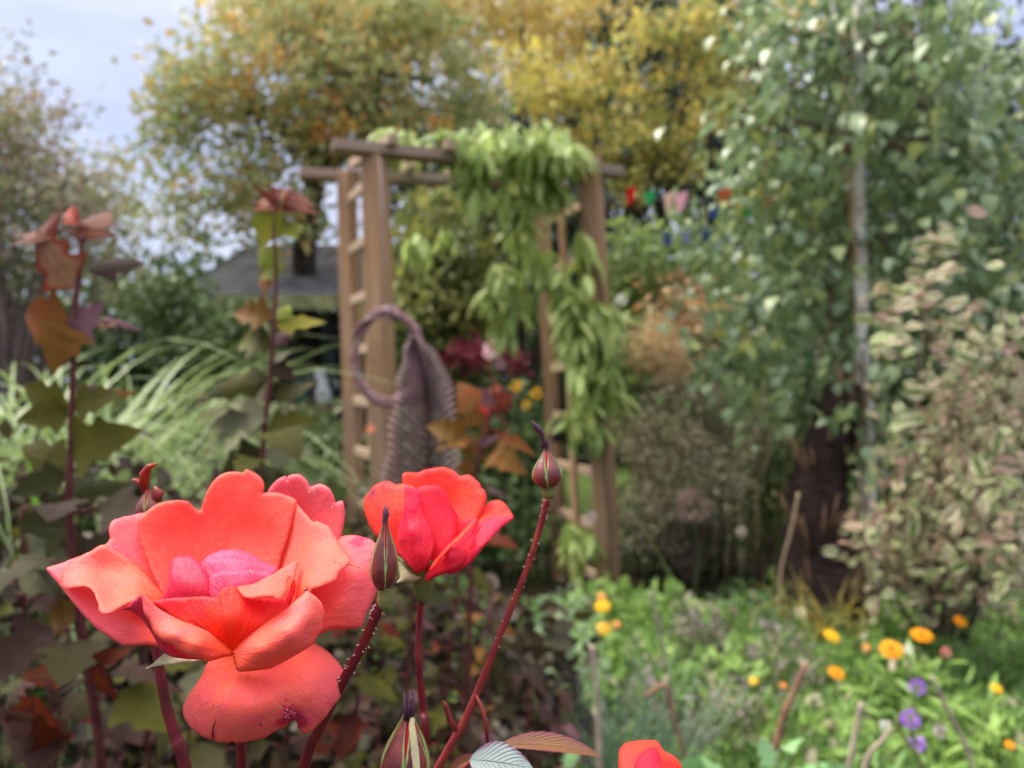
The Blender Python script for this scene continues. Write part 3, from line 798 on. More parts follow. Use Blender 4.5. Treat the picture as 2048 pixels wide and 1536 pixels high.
# ---- buds
def bud(label, top, base, hw, D, green=3, tipcurl=(0, 0), neck=0.3, mats=(SEPB, SEPG), stem=None, stemw=(1.1, 1.6), smat=STEM, prickles=0, lean=0.0):
    """top/base pixel of the bud, half width px"""
    t = P(*top, D); c = P(*base, D + lean)
    ax = (t - c); Lb = ax.length; ax.normalize()
    r = hw / F_PX * D
    o = thing('rose_bud', label, 'rosebud', tuple(c))
    sides = 20
    prof = [(r*0.35,-0.01*Lb),(r*0.78,0.08*Lb),(r*0.98,0.20*Lb),(r,0.30*Lb),(r*0.9,0.42*Lb),(r*0.66,0.56*Lb),(r*0.4,0.68*Lb),(r*0.2,0.80*Lb),(r*0.1,0.92*Lb),(r*0.03,Lb)]
    mb = MB(); mb.lathe([(q * 0.94, h) for q, h in prof[:8]] + [(r*0.02, 0.84*Lb)], c, ax, sides); mb.build('petal_core', CRI, o)
    a = ax.orthogonal().normalized(); b = ax.cross(a)
    # five overlapping sepals wrapping the bud
    toc = Vector((0, -1, 0)); toc = (toc - ax * toc.dot(ax)).normalized(); bb = ax.cross(toc)
    for k in range(5):
        th0 = k * 2 * math.pi / 5 + 0.35 + green * 0.17
        V = []; F = []; UV = []
        nu, nv = 9, 16
        for i in range(nv):
            v = i / (nv - 1)
            h = v * Lb * (1.0 + 0.05 * math.sin(k * 2.1))
            rad = np.interp(h, [p[1] for p in prof], [p[0] for p in prof])
            wid = 0.66 * (1 - v ** 2.2) + 0.04
            for j in range(nu):
                s = j / (nu - 1) * 2 - 1
                th = th0 + s * wid
                rr_ = rad * (1.03 + 0.06 * (1 - s * s)) + 0.00015 * k * 0.5 + (0.0006 * max(0, v - .8) * 5)
                V.append(tuple(c + ax * h + (toc * math.cos(th) + bb * math.sin(th)) * rr_ + Vector((tipcurl[0], 0, tipcurl[1])) * max(0, v - 0.8) ** 1.5 * (1 if k < 3 else -0.3)))
                UV.append((v, s))
        for i in range(nv - 1):
            for j in range(nu - 1):
                a0 = i * nu + j
                F.append((a0, a0 + 1, a0 + nu + 1, a0 + nu))
        me = mesh_from('sepal', V, F, UV)
        so = link('sepal', me, SEPALM[k % len(SEPALM)] if mats is None else mats[0], o)
        sm = so.modifiers.new('thickness', 'SOLIDIFY'); sm.thickness = 0.0003
    mb = MB()
    mb.lathe([(r*0.22,-0.26*Lb),(r*0.42,-0.2*Lb),(r*0.5,-0.1*Lb),(r*0.45,-0.02*Lb),(r*0.6,0.04*Lb)], c, ax, 14)
    mb.build('hip', HIP, o)
    if stem:
        so = stem_tube(o, stem, stemw, smat)
        if prickles:
            pm = MB()
            cs = spline([tuple(P(*p)) for p in stem], 14)
            for i in range(prickles):
                q = cs[int(rr.integers(len(cs) * 0.55))]
                wdt = stemw[0] / 1000
                dd = Vector((rr.choice([-1, 1]) * rr.uniform(.6, 1), -rr.random() * .8, rr.normal() * .3)).normalized()
                q = Vector(q) + dd * wdt * 0.9
                hl = rr.uniform(.0002, .0007)
                pm.tube([q, q + dd * hl], [0.00024, 0.00008], 5)
                pm.lathe([(0.0001,-.0001),(0.0002,0.0001),(0.00008,0.0003)], q + dd * hl, dd, 6)
            po = pm.build('bristle', stem_mat('bristle_pale', (.5,.25,.3), (.6,.45,.4)) if 'bristle_pale' not in bpy.data.materials else bpy.data.materials['bristle_pale'], o)
            po['kind'] = 'stuff'
    return o

# maroon sepals with a green keel
def sepal_mat(name, c1, c2, g, gw):
    b = M(name)
    uv = b.n('ShaderNodeTexCoord').outputs['UV']
    s = b.n('ShaderNodeSeparateXYZ', {0: uv})
    ay = b.math('ABSOLUTE', s.outputs[1])
    w = b.math('ADD', ay, b.math('MULTIPLY', b.math('SUBTRACT', b.noise(500, 3, b.pos()), 0.5), 0.35))
    m = b.n('ShaderNodeMapRange', {'Value': w, 'From Min': 1 - gw, 'From Max': 1 - gw + 0.12}).outputs[0]
    col = b.ramp(b.noise(260, 3, b.pos()), [(0.35, c1), (0.65, c2)])
    col = b.mix(m, col, g)
    tipm = b.n('ShaderNodeMapRange', {'Value': s.outputs[0], 'From Min': 0.75, 'From Max': 0.9}).outputs[0]
    col = b.mix(tipm, col, (0.07, 0.025, 0.035))
    nrm = b.bump(b.noise(1500, 3, b.pos()), 0.3, 0.0004)
    return b.solid(col, 0.38, 0.55, nrm)
SEPALM = [sepal_mat('sepal_maroon', (0.10, 0.012, 0.014), (0.20, 0.03, 0.022), (0.26, 0.38, 0.12), 0.20),
          sepal_mat('sepal_maroon_green', (0.13, 0.02, 0.018), (0.13, 0.09, 0.03), (0.22, 0.30, 0.09), 0.30)]

bud('closed slim rosebud with dark curled tip touching the right edge of the large rose', (772,1020), (768,1178), 26, 0.213, 3, mats=None,
    stem=[(766,1200,.215),(750,1235,.215),(726,1290,.216),(690,1355,.217),(640,1455,.219),(605,1540,.221),(500,1900,.235)], stemw=(1.7,1.5,1.5,1.6,1.9), prickles=42, tipcurl=(0.001,0))
mb = MB(); mb.tube([P(771,1068,.213), P(768,1045,.2128), P(773,1030,.2125), P(770,1010,.212)], [.0003,.0006,.0009,.0002], 8)
mb.build('sepal_tip', SEPDK, [o for o in bpy.data.objects if o.name == 'rose_bud'][0])
bb_ = bud('round maroon rosebud on a long arching red stem standing clear of the roses', (1092,885), (1097,975), 29, 0.256, 1, mats=None,
    stem=[(1094,1000,.258),(1086,1035,.258),(1062,1115,.258),(1035,1185,.257),(1000,1270,.256),(968,1350,.255),(930,1440,.254),(872,1545,.253),(700,1900,.255)],
    stemw=(1.3,1.1,1.15,1.2,1.3,1.4,1.5), smat=STEMR, prickles=30)
mb = MB(); mb.tube([P(1092,895,.256), P(1086,880,.256), P(1084,868,.255), P(1076,858,.254), P(1064,842,.253)], [.0014,.0007,.0009,.0012,.0002], 8)
mb.build('sepal_tip', SEPDK, bb_)
mb = MB(); mb.tube([P(920,1470,.2535), P(900,1440,.253), P(892,1412,.252), P(886,1402,.2515)], [.0009,.0012,.0008,.0002], 7)
mb.tube([P(952,1390,.2535), P(962,1410,.252), P(974,1450,.251), P(975,1500,.25)], [.0003,.0007,.0009,.0004], 7)
mb.build('stipule', SEPB, bb_)
bc_ = bud('fat rosebud with a cream stripe low at the bottom edge between two stems', (820,1392), (808,1580), 46, 0.205, 2, mats=None,
    stem=[(806,1600,.207),(800,1700,.21),(790,2100,.23)], stemw=(1.6,1.8,2.3))
mb = MB()
for x0, dx in ((818,2),(824,5),(812,-4)):
    mb.tube([P(x0,1440,.203), P(x0+dx*.5,1412,.203), P(x0+dx,1384,.2025)], [.0007,.0005,.0001], 6)
mb.build('sepal_tip', SEPDK, bc_)
petal(bc_, [(826,1420),(830,1450),(836,1490),(840,1540),(828,1545),(822,1500),(818,1450)], [(826,1420,1.6),(838,1540,6.8),(822,1500,5.6),(832,1470,4.6)], SEPL, (830,1560), 0.205, lambda x, y: (x, y), curl=-.3, curlw=4, name='petal_stripe', step=4, ripple=0.03)
bd_ = bud('small rosebud with a curling red sepal peeping over the back of the large rose', (296,965), (302,1040), 24, 0.262, 2, mats=None,
    stem=[(302,1060,.263),(300,1200,.262),(312,1290,.26),(330,1400,.256),(350,1470,.254),(372,1545,.252),(440,1900,.25)], stemw=(1.2,1.5,1.8,2.1,2.2))
mb = MB(); mb.tube([P(290,985,.262), P(287,968,.261), P(289,950,.260), P(298,934,.259), P(316,927,.258)], [.001,.0016,.0018,.0011,.0002], 8)
mb.build('sepal', stem_mat('sepal_scarlet', (.35,.03,.01), (.22,.015,.012)), bd_)
mb = MB(); mb.tube([P(292,985,.262), P(284,970,.262), P(272,962,.262), P(264,958,.262)], [.001,.0009,.001,.0002], 8)
mb.tube([P(310,1000,.262), P(318,985,.262), P(308,974,.262)], [.0022,.002,.0006], 8)
mb.build('sepal_tip', SEPB, bd_)

# ---- rose leaf spray along the bottom edge
ROSELEAF = leaf_mat('rose_leaf_glaucous', [(0.26,0.33,0.31),(0.34,0.40,0.40)], 60, 0.6, 0.2, 0.35, 0.6, edge=[(0.25,0.12,0.22)], edge_w=0.12, vein=(0.27,0.33,0.30))
ROSELEAFR = leaf_mat('rose_leaf_bronze', [(0.14,0.045,0.015),(0.20,0.08,0.02)], 60, 0.6, 0.2, 0.35, 0.6, edge=[(0.20,0.03,0.05)], edge_w=0.2, vein=(0.16,0.12,0.03))
ls = thing('rose_leaf_spray', 'blue grey and bronze rose leaves on a thin red stalk beside the lowest rose', 'rose leaves', tuple(P(900, 1560, .245)))
RL = leaf_from_outline([(0,.02),(.05,.12),(.12,.2),(.2,.28),(.3,.35),(.42,.39),(.55,.38),(.68,.33),(.8,.25),(.9,.15),(1,0)], 0.2, 0.15)
def one_leaf(parent, base, tip, face, mat, shape, wscale=1.0, name='leaf'):
    base = Vector(base); tip = Vector(tip)
    d = tip - base; L = d.length; d.normalize()
    f = Vector(face); f = (f - d * f.dot(d)).normalized(); b = f.cross(d)
    V, F, UV = shape
    W = [tuple(base + (d * v[0] + b * v[1] * wscale + f * v[2]) * L) for v in V]
    me = mesh_from(name, W, F, UV)
    o = link(name, me, mat, parent)
    if len(V) > 15:
        sm = o.modifiers.new('smooth', 'SUBSURF'); sm.levels = 1; sm.render_levels = 1
    return o
one_leaf(ls, P(940,1520,.245), P(1058,1532,.235), (0.1,-0.8,0.6), ROSELEAF, RL, 0.75)
one_leaf(ls, P(1000,1492,.262), P(1204,1488,.262), (0.0,-0.25,1.0), ROSELEAFR, RL, 0.35)
one_leaf(ls, P(955,1512,.25), P(885,1545,.25), (0.1,-0.5,0.8), ROSELEAFR, RL, 0.5)
mb = MB(); mb.tube([P(900,1560,.247), P(940,1525,.248), P(960,1505,.25), P(1000,1494,.262)], [.0009,.0008,.0007,.0006], 7); mb.build('stalk', STEMR, ls)
# ================================================================ SETTING
def ground_mat():
    b = M('soil')
    p = b.pos()
    n1 = b.noise(1.2, 4, p); n2 = b.noise(22, 5, p, 0.65)
    col = b.ramp(n2, [(0.3, (0.018, 0.012, 0.008)), (0.55, (0.05, 0.034, 0.022)), (0.75, (0.10, 0.07, 0.045))])
    col = b.mix(b.n('ShaderNodeMapRange', {'Value': n1, 'From Min': 0.45, 'From Max': 0.6}).outputs[0], col, (0.035, 0.05, 0.016))
    return b.solid(col, 0.95, 0.1, b.bump(n2, 0.8, 0.03))
SOIL = ground_mat()
nx = 60
gx = np.linspace(-1, 1, nx); gx = np.sign(gx) * np.abs(gx) ** 3 * 300
gy = np.linspace(-1, 1, nx); gy = np.sign(gy) * np.abs(gy) ** 3 * 300 + 2
X, Yg = np.meshgrid(gx, gy)
Zg = 0.03 * np.sin(X * 3.1) * np.cos(Yg * 2.7) - 0.02
V = np.c_[X.ravel(), Yg.ravel(), Zg.ravel()]
F = np.array([(r * nx + c, r * nx + c + 1, (r + 1) * nx + c + 1, (r + 1) * nx + c) for r in range(nx - 1) for c in range(nx - 1)])
tag(link('ground', mesh_from('ground', V, F), SOIL), kind='structure')

def lawn_mat():
    b = M('lawn')
    p = b.pos()
    col = b.ramp(b.noise(14, 4, p), [(0.3, (0.05, 0.085, 0.02)), (0.7, (0.12, 0.17, 0.045))])
    return b.solid(col, 0.9, 0.1, b.bump(b.noise(90, 3, p), 0.8, 0.02))
mb = MB()
pp = [(-2.6, 4.3), (1.2, 4.6), (3.4, 5.2), (3.8, 9.0), (-4.6, 9.0), (-4.2, 5.2)]
mb.add([(x, y, 0.03) for x, y in pp] + [(x, y, -0.08) for x, y in pp], [tuple(range(6))] + [(i, i + 6, (i + 1) % 6 + 6, (i + 1) % 6) for i in range(6)])
tag(mb.build('lawn', lawn_mat(), smooth=False), kind='structure')

# ---------------------------------------------------------------- wood
def wood_mat(name, c1, c2, grey=0.3, axis=2):
    b = M(name)
    p = b.n('ShaderNodeTexCoord').outputs['Object']
    mpn = b.n('ShaderNodeMapping', {'Vector': p, 'Scale': (26, 26, 1.6) if axis == 2 else (1.6, 26, 26)})
    g = b.noise(1.6, 5, mpn.outputs[0], 0.6, 0.6)
    big = b.noise(2.5, 3, p)
    col = b.ramp(g, [(0.3, c1), (0.7, c2)])
    col = b.mix(b.math('MULTIPLY', b.n('ShaderNodeMapRange', {'Value': big, 'From Min': 0.4, 'From Max': 0.65}).outputs[0], grey), col, (0.22, 0.18, 0.17))
    kn = b.n('ShaderNodeTexVoronoi', {'Vector': b.n('ShaderNodeMapping', {'Vector': p, 'Scale': (9, 9, 3.2)}).outputs[0], 'Scale': 1.0}).outputs['Distance']
    km = b.n('ShaderNodeMapRange', {'Value': kn, 'From Min': 0.05, 'From Max': 0.16, 'To Min': 0.7, 'To Max': 0.0}).outputs[0]
    col = b.mix(km, col, (0.05, 0.022, 0.012))
    return b.solid(col, 0.75, 0.25, b.bump(g, 0.5, 0.002))
POST = wood_mat('post_wood', (0.27, 0.14, 0.07), (0.46, 0.27, 0.15), 0.3)
RUNG = wood_mat('rung_wood', (0.34, 0.23, 0.15), (0.46, 0.34, 0.24), 0.3, 0)
BEAM = wood_mat('beam_wood', (0.22, 0.15, 0.11), (0.36, 0.26, 0.20), 0.5, 0)

def orient(d, up=Vector((0, 0, 1)), roll=0.0):
    d = Vector(d).normalized()
    s = d.cross(up).normalized(); u = s.cross(d)
    s2 = s * math.cos(roll) + u * math.sin(roll); u2 = -s * math.sin(roll) + u * math.cos(roll)
    return [tuple(d), tuple(s2), tuple(u2)]

def timber(name, p0, p1, w, h, mat, parent, up=Vector((0, 0, 1)), roll=0.0, bevel=0.004):
    """a board from p0 to p1; its mesh is built along local x (or z for posts) so that the grain follows it"""
    p0 = Vector(p0); p1 = Vector(p1); d = p1 - p0; L = d.length
    d.normalize()
    vert = abs(d.z) > 0.9
    upv = Vector(up)
    s = d.cross(upv).normalized(); u = s.cross(d)
    s, u = s * math.cos(roll) + u * math.sin(roll), -s * math.sin(roll) + u * math.cos(roll)
    mb = MB()
    if vert:
        mb.box((0, 0, 0), (w / 2, h / 2, L / 2)); cols = (s, u, d)
        if s.cross(u).dot(d) < 0: cols = (s, -u, d)
    else:
        mb.box((0, 0, 0), (L / 2, w / 2, h / 2)); cols = (d, s, u)
        if d.cross(s).dot(u) < 0: cols = (d, -s, u)
    me = mb.mesh(name, False)
    me.materials.append(mat)
    c = (p0 + p1) / 2
    mt = Matrix(((cols[0].x, cols[1].x, cols[2].x, c.x), (cols[0].y, cols[1].y, cols[2].y, c.y), (cols[0].z, cols[1].z, cols[2].z, c.z), (0, 0, 0, 1)))
    o = link(name, me, mat, parent, mt)
    m = o.modifiers.new('bevel', 'BEVEL'); m.width = bevel; m.segments = 2
    return o

# ---------------------------------------------------------------- the garden arch
arch = thing('garden_arch', 'brown timber garden arch with ladder sides, half hidden by a climber', 'garden arch', tuple(P(1000, 1210, 3.4)))
L1t, L1b = P(750, 308, 3.11), P(778, 1255, 3.11)
R1t, R1b = P(1182, 350, 3.40), P(1219, 1222, 3.40)
L2t, L2b = P(693, 345, 3.55), P(716, 1195, 3.55)
R2t, R2b = P(1082, 372, 3.92), P(1122, 1165, 3.92)
upy = Vector((0, 1, 0))
timber('post', L1b, L1t, 0.085, 0.085, POST, arch, upy, math.radians(24))
timber('post', R1b, R1t, 0.088, 0.088, POST, arch, upy, math.radians(28))
timber('post', L2b, L2t, 0.07, 0.07, POST, arch, upy, math.radians(24))
timber('post', R2b, R2t, 0.062, 0.062, POST, arch, upy, math.radians(28))
fdir = (R1t - L1t).normalized()
timber('beam', P(664, 293, 3.05), P(1240, 347, 3.44), 0.10, 0.042, BEAM, arch)
timber('beam', P(598, 349, 3.52), P(1130, 371, 3.98), 0.09, 0.042, BEAM, arch)
for t in (0.05, 0.30, 0.53, 0.76, 0.98):
    a = L1t.lerp(R1t, t) + Vector((0, 0, 0.052)); b_2 = L2t.lerp(R2t, t) + Vector((0, 0, 0.052))
    e = (b_2 - a).normalized()
    timber('rafter', a - e * 0.10, b_2 + e * 0.08, 0.045, 0.042, RUNG, arch)
for y0 in (352, 466, 580, 692, 805, 918, 1030, 1140):
    ta = (y0 - 308) / (1255 - 308)
    a = L1t.lerp(L1b, ta)
    b_2 = L2t.lerp(L2b, min(1, max(0, ((768 + (y0 - 768) * 3.11 / 3.5) - 345) / (1195 - 345))))
    b_2 = Vector((b_2.x, b_2.y, a.z))
    e = (b_2 - a).normalized()
    timber('rung', a + e * 0.045, b_2 - e * 0.03, 0.022, 0.042, RUNG, arch)
m0 = L1t.lerp(L2t, 0.52); m1 = L1b.lerp(L2b, 0.52)
sd = (m0 - L1t).cross(Vector((0, 0, 1))).normalized() * 0.018
timber('upright_batten', m1 + sd, m0 + sd, 0.045, 0.02, POST, arch, upy, math.radians(70), 0.002)
for y0 in (400, 510, 620, 730, 840, 950, 1060, 1165):
    a = R1t.lerp(R1b, (y0 - 350) / (1222 - 350))
    b_2 = R2t.lerp(R2b, 0.5); b_2 = Vector((R2t.lerp(R2b, (y0 - 350) / 872).x, b_2.y, a.z))
    e = (b_2 - a).normalized()
    timber('rung', a + e * 0.045, b_2 - e * 0.03, 0.022, 0.042, RUNG, arch)
m0 = R1t.lerp(R2t, 0.52); m1 = R1b.lerp(R2b, 0.52)
timber('upright_batten', m1 + sd * -1, m0 + sd * -1, 0.045, 0.02, POST, arch, upy, math.radians(70), 0.002)

# ---------------------------------------------------------------- twig wreath on the left post
TWIG = stem_mat('twig_purple_brown', (0.13, 0.055, 0.065), (0.34, 0.19, 0.20), 60)
wc = P(775, 714, 2.93)
wr = thing('twig_wreath', 'round wreath of twisted purple brown twigs hanging on the left post of the arch', 'wreath', tuple(wc))
wr_r = np.random.default_rng(3)
for k in range(11):
    mb = MB()
    ph = wr_r.uniform(0, 6.28); n1 = wr_r.integers(2, 5); am = wr_r.uniform(0.006, 0.016)
    a0 = wr_r.uniform(0, 6.28); span = wr_r.uniform(4.2, 6.6)
    pts = []
    for i in range(46):
        th = a0 + span * i / 45
        q = th * n1 + ph
        rr_ = 1 + am / 0.16 * math.cos(q)
        pts.append(wc + Vector((0.138 * rr_ * math.cos(th), -0.008 + am * 1.2 * math.sin(q) - 0.045 * math.cos(th), 0.175 * rr_ * math.sin(th))))
    mb.tube(pts, list(np.linspace(0.0085, 0.0045, 46)), 6)
    mb.build('twig', TWIG, wr)
mb = MB(); mb.tube([wc + Vector((0.012, -.02, .14)), wc + Vector((-.002, -.03, .20)), wc + Vector((0.03, -.01, .20)), wc + Vector((0.015, .01, .145))], .006, 6)
mb.build('binding', stem_mat('binding_pale', (.35, .28, .3), (.5, .42, .45)), wr)
# hanging wire down the post
mb = MB(); mb.tube([wc + Vector((0.0, -.012, .19)), wc + Vector((-.012, -.006, .45)), wc + Vector((-.03, 0.0, .78))], .0016, 4); mb.build('wire', stem_mat('wire', (.45, .4, .4), (.5, .45, .45)), wr)

# ---------------------------------------------------------------- feather shaped ornament
FEA = stem_mat('feather_metal', (0.065, 0.030, 0.036), (0.15, 0.075, 0.085), 26)
FEAM = stem_mat('feather_quill', (0.10, 0.04, 0.035), (0.14, 0.06, 0.05), 26)
FY = 1.32
fe = thing('feather_ornament', 'large purple brown feather shaped metal ornament beside the left post', 'ornament', tuple(P(845, 1300, FY)))
rach = spline([tuple(P(*p)) for p in ((826, 676, FY), (842, 720, FY), (853, 780, FY), (857, 850, FY), (855, 930, FY), (850, 1010, FY), (846, 1100, FY), (845, 1300, FY), (845, 1560, FY + .02))], 10)
mb = MB(); mb.tube(rach, list(np.linspace(.0010, .0060, len(rach)) * 1.0), 7); mb.build('quill', FEAM, fe)
yl = [676, 700, 740, 790, 850, 920, 1000, 1080, 1150]
wl = [8, 34, 52, 64, 74, 80, 84, 66, 0]
wrr = [8, 26, 42, 54, 62, 72, 78, 60, 0]
nb = 30
for side in (-1, 1):
    for i in range(nb):
        f = (i + 0.5) / nb * 0.78
        k = f * (len(rach) - 1); k0 = int(k)
        q = np.array(rach[k0]) + (k - k0) * (np.array(rach[min(k0 + 1, len(rach) - 1)]) - np.array(rach[k0]))
        pyq = 768 - (q[2] - CAM_H) / q[1] * F_PX
        w = 30
        for _ in range(12): w = 0.5 * w + 0.5 * np.interp(pyq - 0.8 * w, yl, wl if side < 0 else wrr)
        w *= 1 + 0.04 * math.sin(i * 5.3)
        if w < 3: continue
        wm = w / F_PX * FY
        # barb: thin blade sweeping up and outwards
        V = []; F = []; UV = []
        nseg = 5
        for j in range(nseg + 1):
            t = j / nseg
            cx = q[0] + side * wm * t; cz = q[2] + wm * (1.05 * t - 0.18 * t * t); cyy = q[1] - 0.002 - 0.012 * math.sin(t * 2.2)
            hw = 0.0043 * (1 - 0.55 * t ** 3)
            V += [(cx, cyy - 0.0030, cz - hw), (cx, cyy + 0.0030, cz + hw)]; UV += [(t, -1), (t, 1)]
        for j in range(nseg): F.append((2 * j, 2 * j + 2, 2 * j + 3, 2 * j + 1))
        me = mesh_from('barb', V, F, UV)
        o = link('barb', me, FEA, fe)
        sm = o.modifiers.new('thickness', 'SOLIDIFY'); sm.thickness = 0.0012

# ---------------------------------------------------------------- shed with tiled roof at the back left
def plain(name, col, rough=0.7, var=0.25, sc=8):
    b = M(name)
    c2 = tuple(min(1, x * (1 + var)) for x in col); c1 = tuple(x * (1 - var) for x in col)
    p = b.pos(); nz_ = b.noise(sc, 4, p)
    return b.solid(b.ramp(nz_, [(0.35, c1), (0.65, c2)]), rough, 0.3, b.bump(nz_, 0.3, 0.004))
ROOF = plain('roof_tile', (0.13, 0.13, 0.135), 0.85, 0.35, 6)
MOSS = plain('mossy_fascia', (0.24, 0.24, 0.11), 0.9, 0.4, 9)
BRICK = plain('pale_brick', (0.34, 0.24, 0.17), 0.9, 0.3, 14)
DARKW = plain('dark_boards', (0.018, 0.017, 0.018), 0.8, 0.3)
GLASS = M('window_glass').solid((0.06, 0.075, 0.095), 0.08, 0.6)
FRAME = plain('window_frame', (0.30, 0.33, 0.36), 0.5, 0.1)
SY = 6.6
shed = thing('garden_shed', 'low garden shed with grey tiled roof and mossy eaves left of the arch', 'shed', tuple(P(520, 990, SY)))
x0, x1 = P(395, 0, SY).x, P(735, 0, SY).x
ze, zr = P(0, 600, SY).z, P(0, 490, SY + 1.6).z
mb = MB()
nrow = 15
for i in range(nrow):
    t0, t1 = i / nrow, (i + 1.15) / nrow
    ya, yb = SY - 0.25 + 1.85 * t0, SY - 0.25 + 1.85 * t1
    za, zb = ze + (zr - ze) * t0 + 0.03, ze + (zr - ze) * t1
    V = [(x0 - .1, ya, za), (x1 + .2, ya, za), (x1 + .2, yb, zb), (x0 - .1 + 0.35 * t1, yb, zb), (x0 - .1, ya, za - .03), (x1 + .2, ya, za - .03), (x1 + .2, yb, zb - .03), (x0 - .1 + 0.35 * t1, yb, zb - .03)]
    mb.add(V, [(0, 1, 2, 3), (4, 7, 6, 5), (0, 4, 5, 1), (1, 5, 6, 2), (2, 6, 7, 3), (3, 7, 4, 0)])
o = mb.build('roof_tiles', ROOF, shed, False); o['kind'] = 'stuff'
mb = MB(); mb.box(((x0 + x1) / 2, SY - 0.27, ze - 0.05), ((x1 - x0) / 2 + .12, 0.02, 0.06)); mb.build('fascia', MOSS, shed, False)
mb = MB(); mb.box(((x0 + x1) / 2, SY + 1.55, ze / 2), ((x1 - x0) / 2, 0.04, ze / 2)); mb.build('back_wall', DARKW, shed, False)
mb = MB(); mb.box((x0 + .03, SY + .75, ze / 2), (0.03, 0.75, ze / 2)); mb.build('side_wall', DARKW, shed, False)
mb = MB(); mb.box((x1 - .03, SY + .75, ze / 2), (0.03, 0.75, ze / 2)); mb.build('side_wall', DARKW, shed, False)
bx = P(530, 0, SY).x
mb = MB(); mb.box(((x0 + bx) / 2, SY + 0.03, ze / 2 - .05), ((bx - x0) / 2, 0.05, ze / 2 - .06)); mb.build('front_wall', BRICK, shed, False)
wx = P(612, 0, SY + .8).x
for j in range(2):
    cx = wx + j * 0.3
    mb = MB(); mb.box((cx, SY + 0.9, 1.22), (0.14, 0.02, 0.38)); w_ = mb.build('window', FRAME, shed, False)
    mb = MB(); mb.box((cx, SY + 0.872, 1.22), (0.11, 0.006, 0.34)); mb.build('pane', GLASS, w_, False)
mb = MB(); mb.box(((bx + x1) / 2, SY + 0.05, P(0, 815, SY).z), ((x1 - bx) / 2, 0.16, 0.025)); mb.build('counter', plain('counter_wood', (.16, .09, .06)), shed, False)
mb = MB(); mb.box((P(664, 0, SY).x, SY + .02, ze / 2 - .05), (0.035, 0.035, ze / 2 - .06)); mb.build('corner_post', plain('corner_post', (.02, .022, .035)), shed, False)
cz = P(0, 815, SY).z + 0.026
def pot(name, label, cat, px, prof, col, Y=SY, rough=0.5, base=None):
    c = P(px, 0, Y); c.z = cz if base is None else base
    mb = MB(); mb.lathe(prof, c, Vector((0, 0, 1)), 18)
    o = mb.build(name, M('glaze_' + name + str(int(px))).solid(col, rough, 0.5))
    tag(o, label, cat); return o
pot('teal_pot', 'teal glazed pot on the shed counter', 'pot', 607, [(.05, 0), (.085, .04), (.1, .12), (.09, .19), (.1, .21), (.08, .21), (.07, .12), (.01, .03)], (.012, .09, .10), rough=0.3)
pot('dark_bottle', 'dark bottle between the teal pot and the white jug in the shed', 'bottle', 629, [(.05, 0), (.07, .02), (.07, .2), (.03, .27), (.028, .36), (.034, .37), (.005, .375)], (.03, .012, .015), rough=0.25)
jug = thing('white_jug', 'white jug leaning at the right end of the shed counter', 'jug', tuple(P(648, 0, SY)))
c = P(648, 0, SY); c.z = cz
mb = MB(); mb.lathe([(.055, 0), (.075, .03), (.08, .1), (.055, .2), (.045, .27), (.055, .31), (.045, .31), (.035, .25), (.01, .2)], c, Vector((-.12, 0, 1)), 18); mb.build('body', plain('jug_white', (.62, .62, .66), .4, .05), jug)
mb = MB(); mb.tube([c + Vector((.035, 0, .26)), c + Vector((.1, 0, .24)), c + Vector((.11, 0, .15)), c + Vector((.065, 0, .09))], .01, 6); mb.build('handle', plain('jug_handle', (.62, .62, .66), .4, .05), jug)

# black lantern head hung on the right post (a small dark shape) and a pale ornament near the ground
ln = thing('black_lantern', 'small black lantern hanging on the right side of the arch under the leaves', 'lantern', tuple(P(1115, 862, 3.3)))
lc = P(1115, 862, 3.3)
mb = MB(); mb.lathe([(.012, -.05), (.026, -.045), (.03, .0), (.02, .03), (.032, .032), (.006, .055)], lc, Vector((0, 0, 1)), 8); mb.build('body', plain('black_iron', (.012, .013, .018), .5), ln, False)
mb = MB(); mb.tube([lc + Vector((0, 0, .05)), lc + Vector((.01, 0, .09)), lc + Vector((.03, .01, .11))], .002, 5); mb.build('hook', plain('black_hook', (.012, .013, .018), .5), ln)

# ---------------------------------------------------------------- bunting behind the birch
bt = thing('bunting', 'string of small bright coloured flags strung among the birch leaves', 'bunting', tuple(P(1400, 400, 3.1)))
cord = [P(1230, 388, 3.1), P(1320, 398, 3.1), P(1420, 404, 3.1), P(1510, 398, 3.1), P(1620, 384, 3.1)]
mb = MB(); cs = spline([tuple(p) for p in cord], 8); mb.tube(cs, .0016, 4); mb.build('cord', plain('cord', (.4, .4, .4)), bt)
flags = [(1262, 392, 20, 34, (.45, .006, .012)), (1300, 396, 26, 26, (.02, .26, .08)), (1338, 402, 22, 34, (.62, .42, .33)), (1362, 404, 26, 36, (.72, .36, .44)), (1452, 396, 26, 40, (.80, .07, .02)), (1510, 390, 56, 22, (.75, .52, .02)), (1497, 418, 22, 32, (.03, .42, .12)), (1600, 400, 20, 24, (.05, .18, .52)), (1428, 426, 22, 22, (.03, .08, .28)), (1536, 402, 24, 20, (.62, .45, .25))]
for i, (fx, fy, fw, fh, c_) in enumerate(flags):
    c = P(fx, fy, 3.08); w = fw / F_PX * 3.08 / 2; h = fh / F_PX * 3.08 / 2
    V = []; F = []
    for r in range(4):
        for k in range(4):
            u = k / 3 * 2 - 1; v = r / 3 * 2 - 1
            V.append(tuple(c + Vector((u * w * (1 - 0.25 * (1 - v)), 0.007 * math.sin(u * 3 + i) , v * h + .01 * u))))
    for r in range(3):
        for k in range(3): F.append((r * 4 + k, r * 4 + k + 1, r * 4 + k + 5, r * 4 + k + 4))
    b = M('flag_%d' % i)
    link('flag', mesh_from('flag', V, F), b.leafshade(c_, 0.8, 0.35, 0.1), bt)
